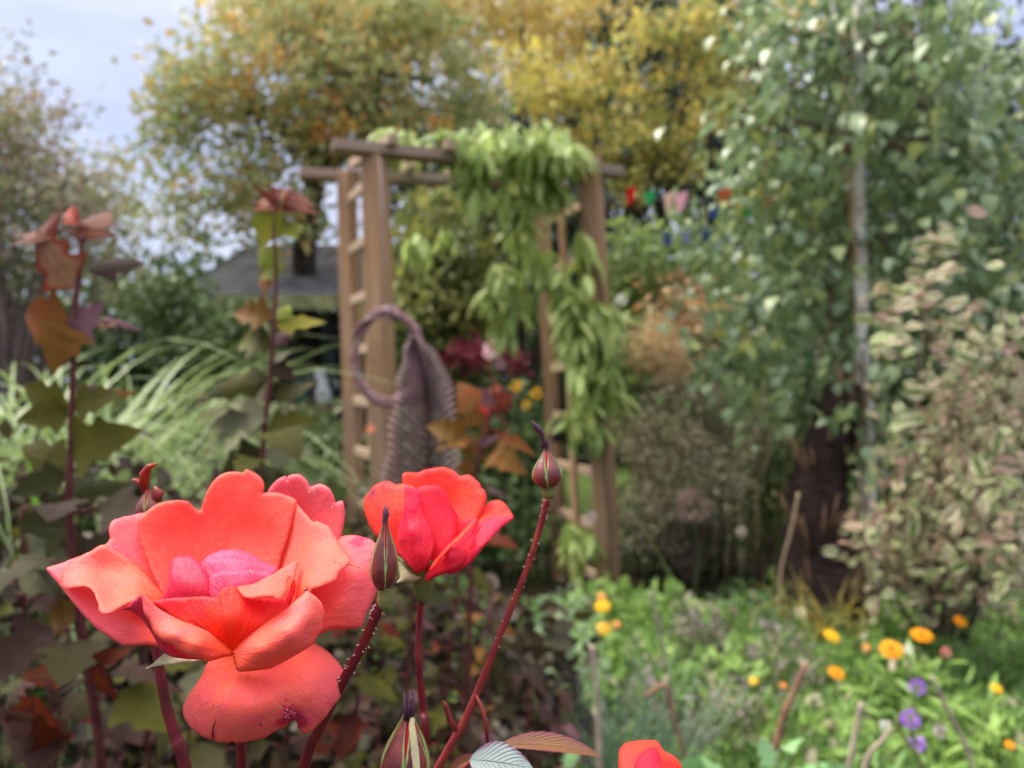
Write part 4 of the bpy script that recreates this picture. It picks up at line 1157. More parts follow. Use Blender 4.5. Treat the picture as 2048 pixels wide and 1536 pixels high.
bt2 = thing('bunting', 'lower string of dark and pale blue flags strung among the birch leaves', 'bunting', tuple(P(1350, 450, 3.1)))
cs = spline([tuple(P(1320, 462, 3.1)), tuple(P(1400, 458, 3.1)), tuple(P(1480, 466, 3.1)), tuple(P(1560, 440, 3.1))], 8)
mb = MB(); mb.tube(cs, .0016, 4); mb.build('cord', bpy.data.materials['cord'], bt2)
for i, (fx, fy, c_) in enumerate([(1335, 480, (.04, .07, .16)), (1372, 474, (.16, .2, .3)), (1412, 472, (.05, .09, .2)), (1438, 486, (.5, .6, .85)), (1555, 452, (.04, .07, .16))]):
    c = P(fx, fy, 3.08)
    V = [tuple(c + Vector(v)) for v in ((-.021, 0, .024), (0, .005, .024), (.021, 0, .024), (-.016, -.005, -.024), (0, 0, -.027), (.016, .005, -.024))]
    b = M('blue_flag_%d' % i)
    link('flag', mesh_from('flag', V, [(0, 3, 4, 1), (1, 4, 5, 2)]), b.leafshade(c_, 0.8, 0.35, 0.1), bt2)
# ================================================================ PLANTS
BARK = plain('bark_dark', (0.035, 0.028, 0.022), 0.95, 0.5, 20)
BARKB = plain('bark_brown', (0.09, 0.06, 0.045), 0.95, 0.4, 25)
STALKG = plain('stalk_green', (0.10, 0.15, 0.05), 0.7, 0.3, 30)
STALKR = stem_mat('ninebark_stem', (0.075, 0.011, 0.016), (0.12, 0.028, 0.028), 60)
SH_OVAL = [leaf_from_outline(OVAL_S, 0.15, 0.15), leaf_from_outline(OVAL_S, 0.3, -0.1), leaf_from_outline(OVAL_S, 0.1, 0.35, 0.5)]
SH_OVAL2 = [leaf_from_outline(OVAL, 0.2, 0.2), leaf_from_outline(OVAL, 0.35, 0.3, 0.4), leaf_from_outline(OVAL, 0.1, -0.1)]
SH_BIRCH = [leaf_from_outline(BIRCH, 0.15, 0.2), leaf_from_outline(BIRCH, 0.25, 0.3, 0.5), leaf_from_outline(BIRCH, 0.05, 0.1)]
SH_LANCE = [leaf_from_outline(LANCE, 0.3, 0.25), leaf_from_outline(LANCE, 0.2, 0.5, 0.4), leaf_from_outline(LANCE, 0.4, 0.1)]
SH_TINY = [leaf_from_outline([(0, .05), (.5, .3), (1, .02)], 0.2, 0.1)]
SH_NARROW = [leaf_from_outline(NARROW, 0.4, 0.25), leaf_from_outline(NARROW, 0.3, 0.5)]
LOBED = [(0, .03), (.06, .12), (.10, .22), (.17, .33), (.24, .50), (.29, .52), (.34, .36), (.40, .25), (.47, .30), (.54, .38), (.59, .36), (.64, .25), (.70, .22), (.76, .20), (.85, .14), (.92, .07), (1, 0)]
SH_LOBED = [leaf_from_outline(LOBED, 0.25, 0.25), leaf_from_outline(LOBED, 0.45, 0.45, 0.3), leaf_from_outline(LOBED, 0.1, 0.1, -0.4), leaf_from_outline(LOBED, -0.2, 0.5)]

def branches(parent, base, cens, mat, r0=0.02, r1=0.003, n=18, sag=0.0, name='branch', sides=6):
    k = RNG.choice(len(cens), size=min(n, len(cens)), replace=False)
    for i in k:
        c = Vector(cens[i]); b0 = Vector(base) if not isinstance(base, list) else Vector(base[int(RNG.integers(len(base)))])
        m = b0.lerp(c, 0.5) + Vector((RNG.normal() * .05, RNG.normal() * .05, abs(RNG.normal()) * .05 + sag)) * (c - b0).length
        pts = spline([tuple(b0), tuple(m), tuple(c)], 5)
        mb = MB(); mb.tube(pts, list(np.linspace(r0, r1, len(pts))), sides)
        mb.build(name, mat, parent)

def bush(name, label, cat, blobs, n, size, shapes, mat, singles=0, clump=0.1, per=12, droop=0.3, base=None, bark=None, nb=14, br=(0.015, 0.003), group=None, svar=0.3, face=0.35):
    pts, cen = blob_points(blobs, n, clump, per)
    keep = (pts[:, 1] > 0.4) & (pts[:, 2] > 0.01)
    pts = pts[keep]
    m = len(pts)
    D = rand_dirs(m, droop)
    Nn = rand_dirs(m, -0.8) + np.array([0, -face, 0])
    sz = size * (1 + svar * RNG.normal(size=m)).clip(0.5, 1.7)
    b0 = base if base is not None else (float(cen[:, 0].mean()), float(cen[:, 1].mean()), 0.0)
    o = thing(name, label, cat, tuple(b0 if not isinstance(b0, list) else b0[0]), group)
    leaves(pts, D, Nn, sz, shapes, mat, o, singles)
    if bark is not None:
        branches(o, b0, cen, bark, br[0], br[1], nb)
    return o

# ---------------------------------------------------------------- far trees
def trunk(parent, path, w, mat, name='trunk', sides=10):
    c = spline([tuple(P(*p)) for p in path], 6)
    mb = MB(); mb.tube(c, list(np.interp(np.linspace(0, 1, len(c)), np.linspace(0, 1, len(w)), w)), sides)
    return mb.build(name, mat, parent)

TAN = leaf_mat('leaf_far_tan', [(0.55, 0.47, 0.20), (0.62, 0.48, 0.17), (0.42, 0.42, 0.18), (0.64, 0.46, 0.18)], 0.5, 0.5, 0.5)
bush('far_tree', 'pale tan and yellow tree crown far off behind the others', 'tree',
     [(1000, 20, 340, 90, 14, 1.2), (1430, 20, 260, 110, 14, 1.2), (700, -20, 300, 100, 13, 1), (1250, 120, 300, 120, 15, 1)], 15000, 0.17, SH_OVAL, TAN, clump=0.32, per=18, bark=BARKB, nb=24, br=(0.12, 0.02))
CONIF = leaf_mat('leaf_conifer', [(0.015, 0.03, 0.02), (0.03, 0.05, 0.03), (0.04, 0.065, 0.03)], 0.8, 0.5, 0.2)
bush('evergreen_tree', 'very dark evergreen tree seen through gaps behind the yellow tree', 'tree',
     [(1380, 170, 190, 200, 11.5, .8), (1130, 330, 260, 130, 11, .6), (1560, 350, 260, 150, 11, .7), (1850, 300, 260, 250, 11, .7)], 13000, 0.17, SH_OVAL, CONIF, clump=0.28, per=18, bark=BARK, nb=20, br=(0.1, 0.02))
YEL = leaf_mat('leaf_yellow', [(0.44, 0.36, 0.07), (0.54, 0.44, 0.10), (0.25, 0.29, 0.07), (0.52, 0.38, 0.10), (0.13, 0.18, 0.05), (0.36, 0.36, 0.09)], 0.9, 0.45, 0.45)
yb = [(1075, 120, 75, 16), (1040, 165, 55, 18), (1110, 185, 85, 20), (1060, 215, 60, 12), (1180, 130, 60, 16), (1230, 175, 95, 22), (1160, 235, 70, 18), (1290, 225, 100, 22), (1215, 275, 95, 22), (1330, 285, 95, 26),
      (1170, 318, 75, 20), (1270, 335, 90, 20), (1370, 340, 60, 24), (1280, 378, 60, 12), (1300, 60, 70, 26), (1400, 40, 60, 40), (1390, 150, 60, 24), (1440, 95, 50, 26), (1400, 235, 50, 26), (1230, 90, 50, 16), (1460, 190, 40, 20)]
bush('yellow_tree', 'golden yellow autumn tree right of the arch top', 'tree', [(a_, b_2, c_, d_, RNG.uniform(8.2, 9.0), .4) for a_, b_2, c_, d_ in yb],
     4800, 0.088, SH_OVAL2, YEL, clump=0.10, per=30, droop=.3, base=tuple(P(1310, 900, 8.8)), bark=BARK, nb=34, br=(0.045, 0.008))
HEDGE = leaf_mat('leaf_hedge', [(0.02, 0.04, 0.015), (0.04, 0.075, 0.025), (0.07, 0.11, 0.03), (0.11, 0.13, 0.05)], 1.0, 0.5, 0.3)
bush('hedge', 'mixed dark green hedge closing the garden behind the arch', 'hedge',
     [(x, y, 190, 110, 9.4, .7) for x in range(560, 2200, 150) for y in (590, 720, 850)], 22000, 0.13, SH_OVAL, HEDGE, clump=0.25, per=16, bark=BARK, nb=20, br=(0.05, 0.01))
bush('hedge', 'lower grey green hedge beyond the shed on the left', 'hedge',
     [(x, y, 160, 75, 10, .7) for x in range(-250, 560, 120) for y in (610, 720, 830)], 10000, 0.15, SH_OVAL, HEDGE, clump=0.3, per=16, bark=BARK, nb=20, br=(0.05, 0.01))
OLIVE = leaf_mat('leaf_autumn_olive', [(0.14, 0.20, 0.06), (0.24, 0.28, 0.10), (0.32, 0.33, 0.13), (0.17, 0.27, 0.10), (0.42, 0.31, 0.12), (0.25, 0.28, 0.12), (0.52, 0.32, 0.07), (0.34, 0.33, 0.17)], 0.8, 0.35, 0.4)
tb = P(622, 960, 7.0)
at_ = bush('autumn_tree', 'broad olive and orange autumn tree with dark limbs behind the left of the arch', 'tree',
     [(560, 120, 230, 130, 6.8, .8), (800, 150, 200, 140, 7.0, .7), (400, 190, 110, 100, 6.6, .5), (680, 250, 160, 90, 6.9, .6), (900, 230, 110, 60, 7.2, .5), (360, 260, 120, 60, 6.5, .4, 5500), (470, 350, 150, 60, 6.5, .5, 6500), (360, 430, 150, 55, 6.5, .4, 3500), (560, 420, 130, 60, 6.7, .5, 6000), (700, 20, 280, 70, 7.0, .6), (250, 330, 80, 40, 6.4, .3, 1400)],
     14500, 0.070, SH_OVAL2, OLIVE, clump=0.12, per=30, droop=.5, base=[P(640, 330, 7.0), P(520, 225, 6.9), P(756, 200, 7.0), P(700, 120, 7.0)], bark=BARK, nb=46, br=(0.022, 0.005))
trunk(at_, [(620, 970, 7), (615, 700, 7), (608, 500, 7), (636, 335, 7)], [.16, .13, .11, .1], BARK)
trunk(at_, [(636, 340, 7), (590, 275, 6.95), (525, 225, 6.9), (470, 150, 6.8)], [.085, .065, .05, .02], BARK, 'limb')
trunk(at_, [(636, 340, 7), (700, 300, 7), (750, 245, 7), (756, 160, 7), (762, 40, 7)], [.075, .06, .055, .045, .02], BARK, 'limb')
ORG = leaf_mat('leaf_orange', [(0.62, 0.30, 0.05), (0.58, 0.36, 0.08), (0.50, 0.17, 0.07)], 3, 0.3, 0.4)
pts, cen = blob_points([(x, y, 14, 12, Y, .1, w) for x, y, Y, w in [(395, 135, 6.3, 1.2), (510, 155, 6.3, 2), (545, 105, 6.3, 2), (490, 165, 6.3, 2), (680, 195, 6.4, 2), (390, 375, 6.2, 1), (445, 505, 6.0, 1), (425, 530, 6, .6), (640, 260, 6.4, 1.5), (790, 200, 6.5, 1.5), (870, 250, 6.5, 1), (600, 420, 6.2, 1), (420, 260, 6.2, 1), (460, 45, 6.3, 1.2), (930, 260, 6.5, 1), (690, 250, 6.3, 1), (355, 30, 6.3, .7), (560, 50, 6.3, 1), (840, 60, 6.5, 1)]], 380, 0.06, 12)
leaves(pts, rand_dirs(len(pts), .5), rand_dirs(len(pts)) + np.array([0, -.5, 0]), np.full(len(pts), .055), SH_OVAL2, ORG, at_, 0, rest='orange_leaves')
bush('weeping_shrub', 'yellow green shrub seen through the arch opening', 'shrub',
     [(880, 470, 90, 90, 5.3, .4), (830, 600, 75, 110, 5.2, .4), (930, 600, 80, 110, 5.4, .4), (880, 720, 110, 60, 5.2, .3)], 5500, 0.075, SH_OVAL2,
     leaf_mat('leaf_yellow_green', [(0.05, 0.08, 0.02), (0.11, 0.14, 0.035), (0.20, 0.21, 0.05), (0.30, 0.27, 0.08)], 2, .5, .4), clump=.09, per=18, droop=.7, bark=BARK, nb=24, br=(.025, .004))
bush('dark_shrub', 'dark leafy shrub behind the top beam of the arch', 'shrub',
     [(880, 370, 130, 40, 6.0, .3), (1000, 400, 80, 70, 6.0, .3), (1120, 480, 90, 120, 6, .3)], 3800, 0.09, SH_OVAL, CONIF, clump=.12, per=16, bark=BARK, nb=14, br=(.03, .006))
HAZEL = leaf_mat('leaf_mauve_brown', [(0.24, 0.18, 0.13), (0.32, 0.25, 0.18), (0.13, 0.18, 0.06), (0.34, 0.26, 0.19), (0.16, 0.22, 0.07), (0.10, 0.15, 0.05)], 1.5, 0.4, 0.35)
bush('mauve_shrub', 'airy mauve brown tree at the left edge against the sky', 'tree',
     [(40, 340, 130, 90, 4.6, .5), (90, 430, 150, 70, 4.6, .5), (-40, 260, 120, 110, 4.7, .5), (170, 400, 90, 50, 4.5, .4), (110, 215, 60, 35, 4.5, .3, 1200), (20, 70, 22, 40, 4.5, .2, 500), (10, 210, 60, 60, 4.6, .3, 2000), (100, 510, 200, 60, 4.8, .4)],
     6800, 0.045, SH_OVAL, HAZEL, clump=.09, per=18, droop=.2, base=(-3.2, 4.8, 0.8), bark=plain('twig_mauve', (.20, .15, .14), .9, .3, 20), nb=60, br=(.012, .003))
bush('green_bush', 'rounded green bush between the feathery grass and the shed', 'bush',
     [(330, 600, 100, 50, 5.6, .3), (420, 690, 110, 60, 5.4, .3), (480, 680, 50, 60, 5.4, .2)], 3600, 0.06, SH_OVAL, leaf_mat('leaf_dull_green', [(0.035, 0.06, 0.02), (0.08, 0.12, 0.04), (0.13, 0.18, 0.06)], 2, .5, .3), clump=.09, per=16, bark=BARK, nb=14)
# mid-distance planting behind and beside the arch
bush('green_bush', 'mid green border bush low behind the arch opening', 'bush',
     [(900, 930, 160, 110, 4.2, .3), (1000, 1050, 120, 90, 3.9, .3), (1050, 880, 60, 110, 4.3, .2)], 3600, 0.05, SH_OVAL2, leaf_mat('leaf_deep_green', [(0.02, 0.04, 0.018), (0.04, 0.07, 0.025), (0.07, 0.12, 0.035), (0.14, 0.18, 0.06)], 2.5, .5, .3), clump=.07, per=14, bark=BARKB, nb=10)
bush('green_bush', 'leafy green bush below the shed counter left of the arch', 'bush',
     [(600, 880, 100, 60, 4.3, .3), (520, 980, 120, 100, 3.6, .3), (650, 1010, 90, 90, 3.9, .3)], 3000, 0.05, SH_OVAL2, leaf_mat('leaf_sage', [(0.06, 0.09, 0.035), (0.10, 0.14, 0.05), (0.17, 0.20, 0.09)], 2.5, .5, .3), clump=.07, per=14, bark=BARKB, nb=10)
WINE = leaf_mat('leaf_wine', [(0.10, 0.008, 0.02), (0.17, 0.015, 0.035), (0.24, 0.03, 0.05)], 3, .4, .35)
bush('wine_maple', 'low wine red maple behind the arch opening', 'shrub', [(950, 705, 50, 18, 4.9, .2), (905, 715, 20, 10, 4.8, .1), (1030, 720, 30, 14, 4.9, .1)], 450, 0.045, SH_OVAL2, WINE, clump=.04, per=12, bark=BARKB, nb=8, br=(.01, .002))
bush('right_bush', 'soft green climber foliage spilling right of the right post', 'shrub',
     [(1280, 530, 60, 70, 4.2, .3), (1260, 620, 30, 60, 4.3, .2), (1250, 740, 40, 110, 4.0, .2), (1400, 500, 60, 45, 4.2, .2)], 1900, 0.06, SH_OVAL2, leaf_mat('leaf_soft_green', [(0.08, 0.13, 0.04), (0.14, 0.20, 0.06), (0.22, 0.28, 0.08)], 2, .5, .4), clump=.08, per=12, droop=.7, bark=BARKB, nb=12)
STRAW = leaf_mat('straw', [(0.66, 0.50, 0.30), (0.74, 0.58, 0.36), (0.6, 0.44, 0.25)], 3, .4, .3)
bush('straw_grass', 'rounded straw coloured dry grass mound between the right post and the birch', 'grass clump',
     [(1320, 695, 62, 58, 3.9, .15), (1350, 740, 50, 40, 3.9, .15)], 5200, 0.06, SH_NARROW, STRAW, clump=.035, per=10, droop=.1, bark=STRAW, nb=12, br=(.004, .002))
bush('peach_dahlia', 'peach and orange flowering bush half hidden by the birch leaves', 'bush',
     [(1330, 590, 60, 40, 4.0, .15), (1415, 600, 45, 50, 4.0, .15), (1410, 670, 40, 40, 4.0, .15), (1390, 640, 60, 30, 4.0, .15)], 560, 0.055, SH_OVAL2,
     leaf_mat('petal_peach', [(0.62, 0.46, 0.28), (0.62, 0.30, 0.12), (0.65, 0.52, 0.34), (0.30, 0.32, 0.12), (0.60, 0.42, 0.34)], 5, .3, .3), clump=.05, per=9, bark=BARKB, nb=8)
BRD = leaf_mat('leaf_dead_brown', [(0.24, 0.19, 0.13), (0.34, 0.28, 0.20), (0.13, 0.16, 0.06), (0.44, 0.36, 0.27), (0.16, 0.20, 0.08), (0.12, 0.16, 0.06)], 4, .4, .3)
bush('dry_shrub', 'brown seeded shrub gone over right of the right post', 'shrub',
     [(1330, 880, 90, 80, 3.7, .25), (1400, 960, 100, 90, 3.6, .25), (1300, 1030, 70, 80, 3.6, .2), (1480, 850, 70, 80, 3.8, .2), (1390, 800, 90, 50, 3.8, .2)], 7200, 0.024, SH_OVAL, BRD, clump=.05, per=18, droop=0, bark=plain('twig_dry', (.2, .14, .1), .9, .3, 30), nb=50, br=(.005, .002))
bush('dark_shrub', 'dark green shrub low between the right post and the tree fern trunk', 'shrub',
     [(1330, 1080, 110, 90, 3.9, .2), (1450, 1050, 120, 110, 4.1, .2), (1550, 950, 90, 150, 4.1, .2), (1800, 1080, 140, 120, 3.4, .2)], 4200, 0.05, SH_OVAL, HEDGE, clump=.07, per=14, bark=BARKB, nb=12)
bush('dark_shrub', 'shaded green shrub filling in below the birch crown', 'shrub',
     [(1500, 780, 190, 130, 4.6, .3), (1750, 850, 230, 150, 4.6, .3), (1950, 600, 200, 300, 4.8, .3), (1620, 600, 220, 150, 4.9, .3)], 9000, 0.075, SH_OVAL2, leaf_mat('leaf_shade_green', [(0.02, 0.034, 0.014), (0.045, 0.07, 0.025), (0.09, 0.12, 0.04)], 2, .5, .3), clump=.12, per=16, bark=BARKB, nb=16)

# ---------------------------------------------------------------- dried flower heads and background blooms
def ball_head(parent, c, r, mat, n=40, name='flower_head', shape=None, lf=0.6, flat=1.0):
    v = rand_dirs(n); v[:, 2] *= flat
    me = cloud_mesh(name, np.array(c) + v * r * 0.55, v, rand_dirs(n), np.full(n, r * lf), shape or SH_OVAL[0])
    return link(name, me, mat, parent)
def simple_stem(parent, top, bottom_z, mat, r=0.002, lean=0.03, name='stem'):
    t = Vector(top); b0 = Vector((t.x + RNG.normal() * lean, t.y + abs(RNG.normal()) * lean, bottom_z))
    m = t.lerp(b0, .5) + Vector((RNG.normal() * lean * .3, 0, 0))
    mb = MB(); mb.tube(spline([tuple(b0), tuple(m), tuple(t)], 4), [r * 1.4] * 4 + [r] * 5, 6)
    return mb.build(name, mat, parent)
def fmat(name, cols): return leaf_mat(name, cols, 20, .3, .35, .6, .2)
for lab, px, py, Y, r, cols in [
    ('mauve brown dried hydrangea head low beside the right post', 1385, 1012, 3.3, .075, [(.30, .20, .17), (.38, .26, .22)]),
    ('pink rose bloom in the distance left of the birch', 1322, 622, 4.3, .055, [(.75, .30, .34), (.8, .42, .42)]),
    ('small white bloom right of the right post', 1241, 600, 3.8, .028, [(.8, .78, .78), (.75, .72, .7)]),
    ('pale pink bloom seen through the arch', 984, 700, 3.9, .05, [(.75, .42, .5), (.8, .6, .62)]),
    ('lilac bloom just below the pale pink one inside the arch', 1000, 728, 3.9, .03, [(.35, .2, .32), (.4, .25, .36)]),
    ('orange yellow bloom highest of those behind the arch', 1031, 772, 3.6, .03, [(.85, .40, .03), (.85, .5, .04)]),
    ('yellow bloom to the right behind the arch near the far post', 1072, 787, 3.6, .028, [(.8, .5, .04), (.75, .4, .03)]),
    ('small yellow bloom lowest behind the arch', 1052, 810, 3.6, .024, [(.85, .5, .04), (.8, .45, .03)]),
    ('pale seed head low beside the right post foot', 1180, 1035, 3.2, .028, [(.40, .33, .32), (.5, .42, .4)]),
    ('salmon bloom beside the ladder side of the arch', 741, 858, 2.9, .018, [(.8, .25, .12), (.85, .32, .15)]),
]:
    c = P(px, py, Y)
    t_ = thing('flower', lab, 'flower', (c.x, c.y, 0))
    ball_head(t_, c, r, fmat('bloom_%d' % px, cols), 46)
    simple_stem(t_, c, 0.0, STALKG, .003)

# ---------------------------------------------------------------- climber on the arch
CLM = [leaf_mat('leaf_climber', [(0.22, 0.31, 0.08), (0.34, 0.44, 0.12), (0.46, 0.55, 0.18), (0.28, 0.38, 0.11)], 3, .4, .4, .42, .5, vein=(0.30, 0.38, 0.16)),
       leaf_mat('leaf_climber_yellow', [(0.42, 0.45, 0.13), (0.32, 0.40, 0.10), (0.22, 0.32, 0.08)], 3, .4, .4, .42, .5, vein=(0.30, 0.36, 0.16))]
nodes, cen = blob_points([(960, 282, 100, 22, 3.2, .14), (1070, 285, 95, 30, 3.3, .16), (820, 272, 80, 14, 3.3, .12, 1100), (1060, 375, 75, 50, 3.3, .12, 2600), (1090, 350, 40, 50, 3.35, .1), (960, 360, 40, 40, 3.3, .1, 900),
                          (1030, 455, 60, 40, 3.35, .1, 1500), (1140, 500, 35, 50, 3.35, .1), (1090, 520, 50, 40, 3.4, .1), (1150, 570, 50, 50, 3.35, .1), (1000, 560, 40, 60, 3.5, .1), (1000, 640, 40, 40, 3.5, .1, 900),
                          (1195, 660, 32, 60, 3.3, .08), (1180, 760, 38, 60, 3.3, .08), (1160, 830, 40, 30, 3.3, .07), (1160, 650, 40, 60, 3.35, .1), (860, 480, 60, 90, 3.9, .1, 1400), (1155, 1075, 25, 25, 3.35, .05, 420), (1170, 960, 22, 60, 3.4, .05, 420)], 232, 0.02, 2)
cl = thing('climbing_vine', 'green climber with long drooping leaves over the top and right post of the arch', 'climber', tuple(P(1205, 1210, 3.45)))
pts = np.repeat(nodes, 6, axis=0) + RNG.normal(size=(len(nodes) * 6, 3)) * 0.012
az = RNG.uniform(0, 2 * math.pi, len(pts))
el = RNG.uniform(-1.0, 0.15, len(pts)) - 0.35
D = np.c_[np.cos(az) * np.cos(el) * .75, np.sin(az) * np.cos(el) * .75, np.sin(el)]
Nn = np.c_[np.cos(az) * .7, np.sin(az) * .7 - .3, np.full(len(pts), .8)]
leaves(pts, D, Nn, RNG.uniform(.10, .18, len(pts)), SH_LANCE, CLM, cl, 300)
VINE = plain('vine_stem', (.12, .085, .05), .8, .3, 30)
for k in range(16):
    a = nodes[int(RNG.integers(len(nodes)))]; q = nodes[int(RNG.integers(len(nodes)))]
    if np.linalg.norm(a - q) > 0.7: continue
    mb = MB(); mb.tube(spline([tuple(a), tuple((a + q) / 2 + RNG.normal(size=3) * .03), tuple(q)], 5), .003, 5); mb.build('runner', VINE, cl)
trunk(cl, [(1225, 1215, 3.34), (1215, 1000, 3.33), (1195, 820, 3.33), (1208, 620, 3.33), (1170, 440, 3.33), (1120, 300, 3.3)], [.009, .008, .008, .007, .006, .004], VINE, 'runner', 7)
trunk(cl, [(1120, 300, 3.3), (1020, 280, 3.25), (900, 285, 3.2), (790, 275, 3.15)], [.006, .005, .004, .003], VINE, 'runner', 7)

# ---------------------------------------------------------------- birch
def birch_bark():
    b = M('birch_bark'); p = b.n('ShaderNodeTexCoord').outputs['Object']
    v = b.n('ShaderNodeMapping', {'Vector': p, 'Scale': (12, 12, 60)}).outputs[0]
    m = b.n('ShaderNodeMapRange', {'Value': b.noise(1, 4, v, .6), 'From Min': .60, 'From Max': .68}).outputs[0]
    big = b.n('ShaderNodeMapRange', {'Value': b.noise(5, 3, p), 'From Min': .45, 'From Max': .62}).outputs[0]
    col = b.mix(big, (.86, .81, .74), (.62, .48, .36))
    col = b.mix(b.math('MULTIPLY', m, 0.8), col, (.06, .05, .045))
    return b.solid(col, .6, .3)
birch = thing('birch_tree', 'young birch with a slim white trunk and hanging green leaves filling the right side', 'tree', tuple(P(1735, 1230, 3.0)))
trunk(birch, [(1738, 1240, 3.0), (1734, 1000, 3.0), (1727, 760, 3.0), (1724, 640, 3.0), (1718, 400, 3.0), (1714, 200, 3.0), (1718, 0, 3.0), (1716, -200, 3.0)], [.034, .031, .030, .028, .026, .024, .021, .018], birch_bark())
BIR = [leaf_mat('leaf_birch', [(0.09, 0.155, 0.07), (0.15, 0.22, 0.105), (0.24, 0.33, 0.18), (0.12, 0.185, 0.095)], 1.6, .45, .35, .34, .7),
       leaf_mat('leaf_birch_light', [(0.20, 0.27, 0.12), (0.14, 0.20, 0.08), (0.28, 0.35, 0.16), (0.30, 0.32, 0.08)], 1.6, .45, .35, .34, .6)]
pts, cen = blob_points([(1560, 130, 130, 150, 3.1, .35), (1880, 140, 210, 190, 3.0, .5), (1700, 60, 200, 110, 3.1, .4), (1800, 330, 200, 130, 3.0, .45), (1520, 330, 120, 120, 3.1, .3), (1640, 300, 90, 150, 3.3, .3),
                        (1960, 430, 120, 160, 2.9, .4), (1560, 500, 150, 90, 3.1, .35), (1780, 520, 160, 110, 3.1, .35), (1500, 640, 110, 100, 3.1, .3), (1630, 680, 110, 110, 3.1, .3), (1800, 700, 110, 110, 3.0, .3),
                        (1540, 780, 110, 70, 3.1, .25), (1760, 850, 90, 80, 2.9, .25), (1440, 520, 70, 70, 3.2, .2, 3500), (1430, 730, 60, 50, 3.2, .2, 1500), (1920, 600, 100, 100, 3.1, .3), (1370, 430, 60, 30, 3.3, .2, 700)], 5200, .075, 10)
m = len(pts)
tx = pts[:, 0] / pts[:, 1] * F_PX + 1024
pts = pts[~((abs(tx - 1720) < 17) & (pts[:, 1] < 2.99) & (RNG.random(m) < .45))]
m = len(pts)
az = RNG.uniform(0, 6.283, m)
D = np.c_[np.cos(az) * .7, np.sin(az) * .7, -RNG.uniform(.1, 1.3, m)]
Nn = np.c_[np.cos(az), np.sin(az), RNG.uniform(.2, 1.5, m)] + RNG.normal(size=(m, 3)) * .35
leaves(pts, D, Nn, .060 * (1 + .2 * RNG.normal(size=m)).clip(.6, 1.5), SH_BIRCH, BIR, birch, 300)
bs_ = [P(1727, 700, 3.0), P(1720, 500, 3.0), P(1716, 300, 3.0), P(1716, 100, 3.0), P(1718, -50, 3.0)]
BTW = plain('birch_twig', (.11, .06, .035), .8, .3, 30)
for i in RNG.choice(len(cen), size=95, replace=False):
    c = Vector(cen[i]); b0 = min(bs_, key=lambda q: abs(q.z - c.z - .25))
    top = b0.lerp(c, .6) + Vector((0, 0, .16))
    mb = MB(); mb.tube(spline([tuple(b0), tuple(top), tuple(c + Vector((0, 0, .03))), tuple(c + Vector((0, 0, -.12)))], 4), list(np.linspace(.0055, .0012, 13)), 5); mb.build('twig', BTW, birch)
trunk(birch, [(1724, 640, 3.0), (1700, 420, 2.98), (1690, 200, 2.97), (1690, 60, 2.97)], [.006, .007, .006, .004], plain('tan_twig', (.38, .22, .10), .7, .2), 'side_shoot', 7)

# ---------------------------------------------------------------- variegated shrub at the right
VAR = [leaf_mat('leaf_variegated', [(0.10, 0.15, 0.045), (0.15, 0.20, 0.065), (0.20, 0.26, 0.09)], 4, .4, .35, .5, .35, edge=[(.66, .66, .42), (.70, .62, .46), (.70, .50, .44), (.62, .62, .38)], edge_w=.40),
       leaf_mat('leaf_variegated_pink', [(0.17, 0.17, 0.08), (0.24, 0.17, 0.11), (0.15, 0.18, 0.07)], 4, .4, .35, .5, .35, edge=[(.70, .42, .40), (.66, .64, .42), (.66, .60, .42), (.70, .30, .34), (.62, .62, .38)], edge_w=.42)]
vs = thing('variegated_shrub', 'large bush of cream and pink edged leaves low at the right edge', 'shrub', tuple(P(1880, 1280, 2.5)))
pts, cen = blob_points([(1870, 970, 130, 130, 2.3, .2), (1960, 850, 120, 130, 2.2, .2), (1790, 1080, 85, 85, 2.35, .15), (1900, 1120, 150, 110, 2.3, .2), (1990, 1040, 90, 150, 2.1, .2), (1970, 700, 80, 90, 2.3, .15, 5000), (2020, 560, 40, 80, 2.3, .1, 1500)], 2000, .05, 10)
m = len(pts)
leaves(pts, rand_dirs(m, .1), rand_dirs(m, -.7) + np.array([0, -.6, 0]), .047 * (1 + .25 * RNG.normal(size=m)).clip(.6, 1.6), SH_OVAL2, VAR, vs, 255)
pts2, cen2 = blob_points([(1830, 640, 75, 120, 2.15, .12), (1850, 780, 70, 60, 2.15, .1), (1900, 480, 45, 70, 2.2, .1), (1850, 850, 60, 40, 2.15, .1)], 84, .04, 4)
m = len(pts2)
az = RNG.uniform(0, 6.283, m)
leaves(pts2, np.c_[np.cos(az), np.sin(az) * .6, RNG.uniform(-.3, .35, m)], rand_dirs(m, -.9) + np.array([0, -.9, 0]), RNG.uniform(.05, .085, m), SH_OVAL2, VAR, vs, 45)
branches(vs, [P(1850, 1290, 2.4), P(1930, 1290, 2.4), P(1900, 1290, 2.5)], np.r_[cen, cen2], plain('twig_var', (.14, .09, .07), .8, .3, 30), .006, .002, 44)

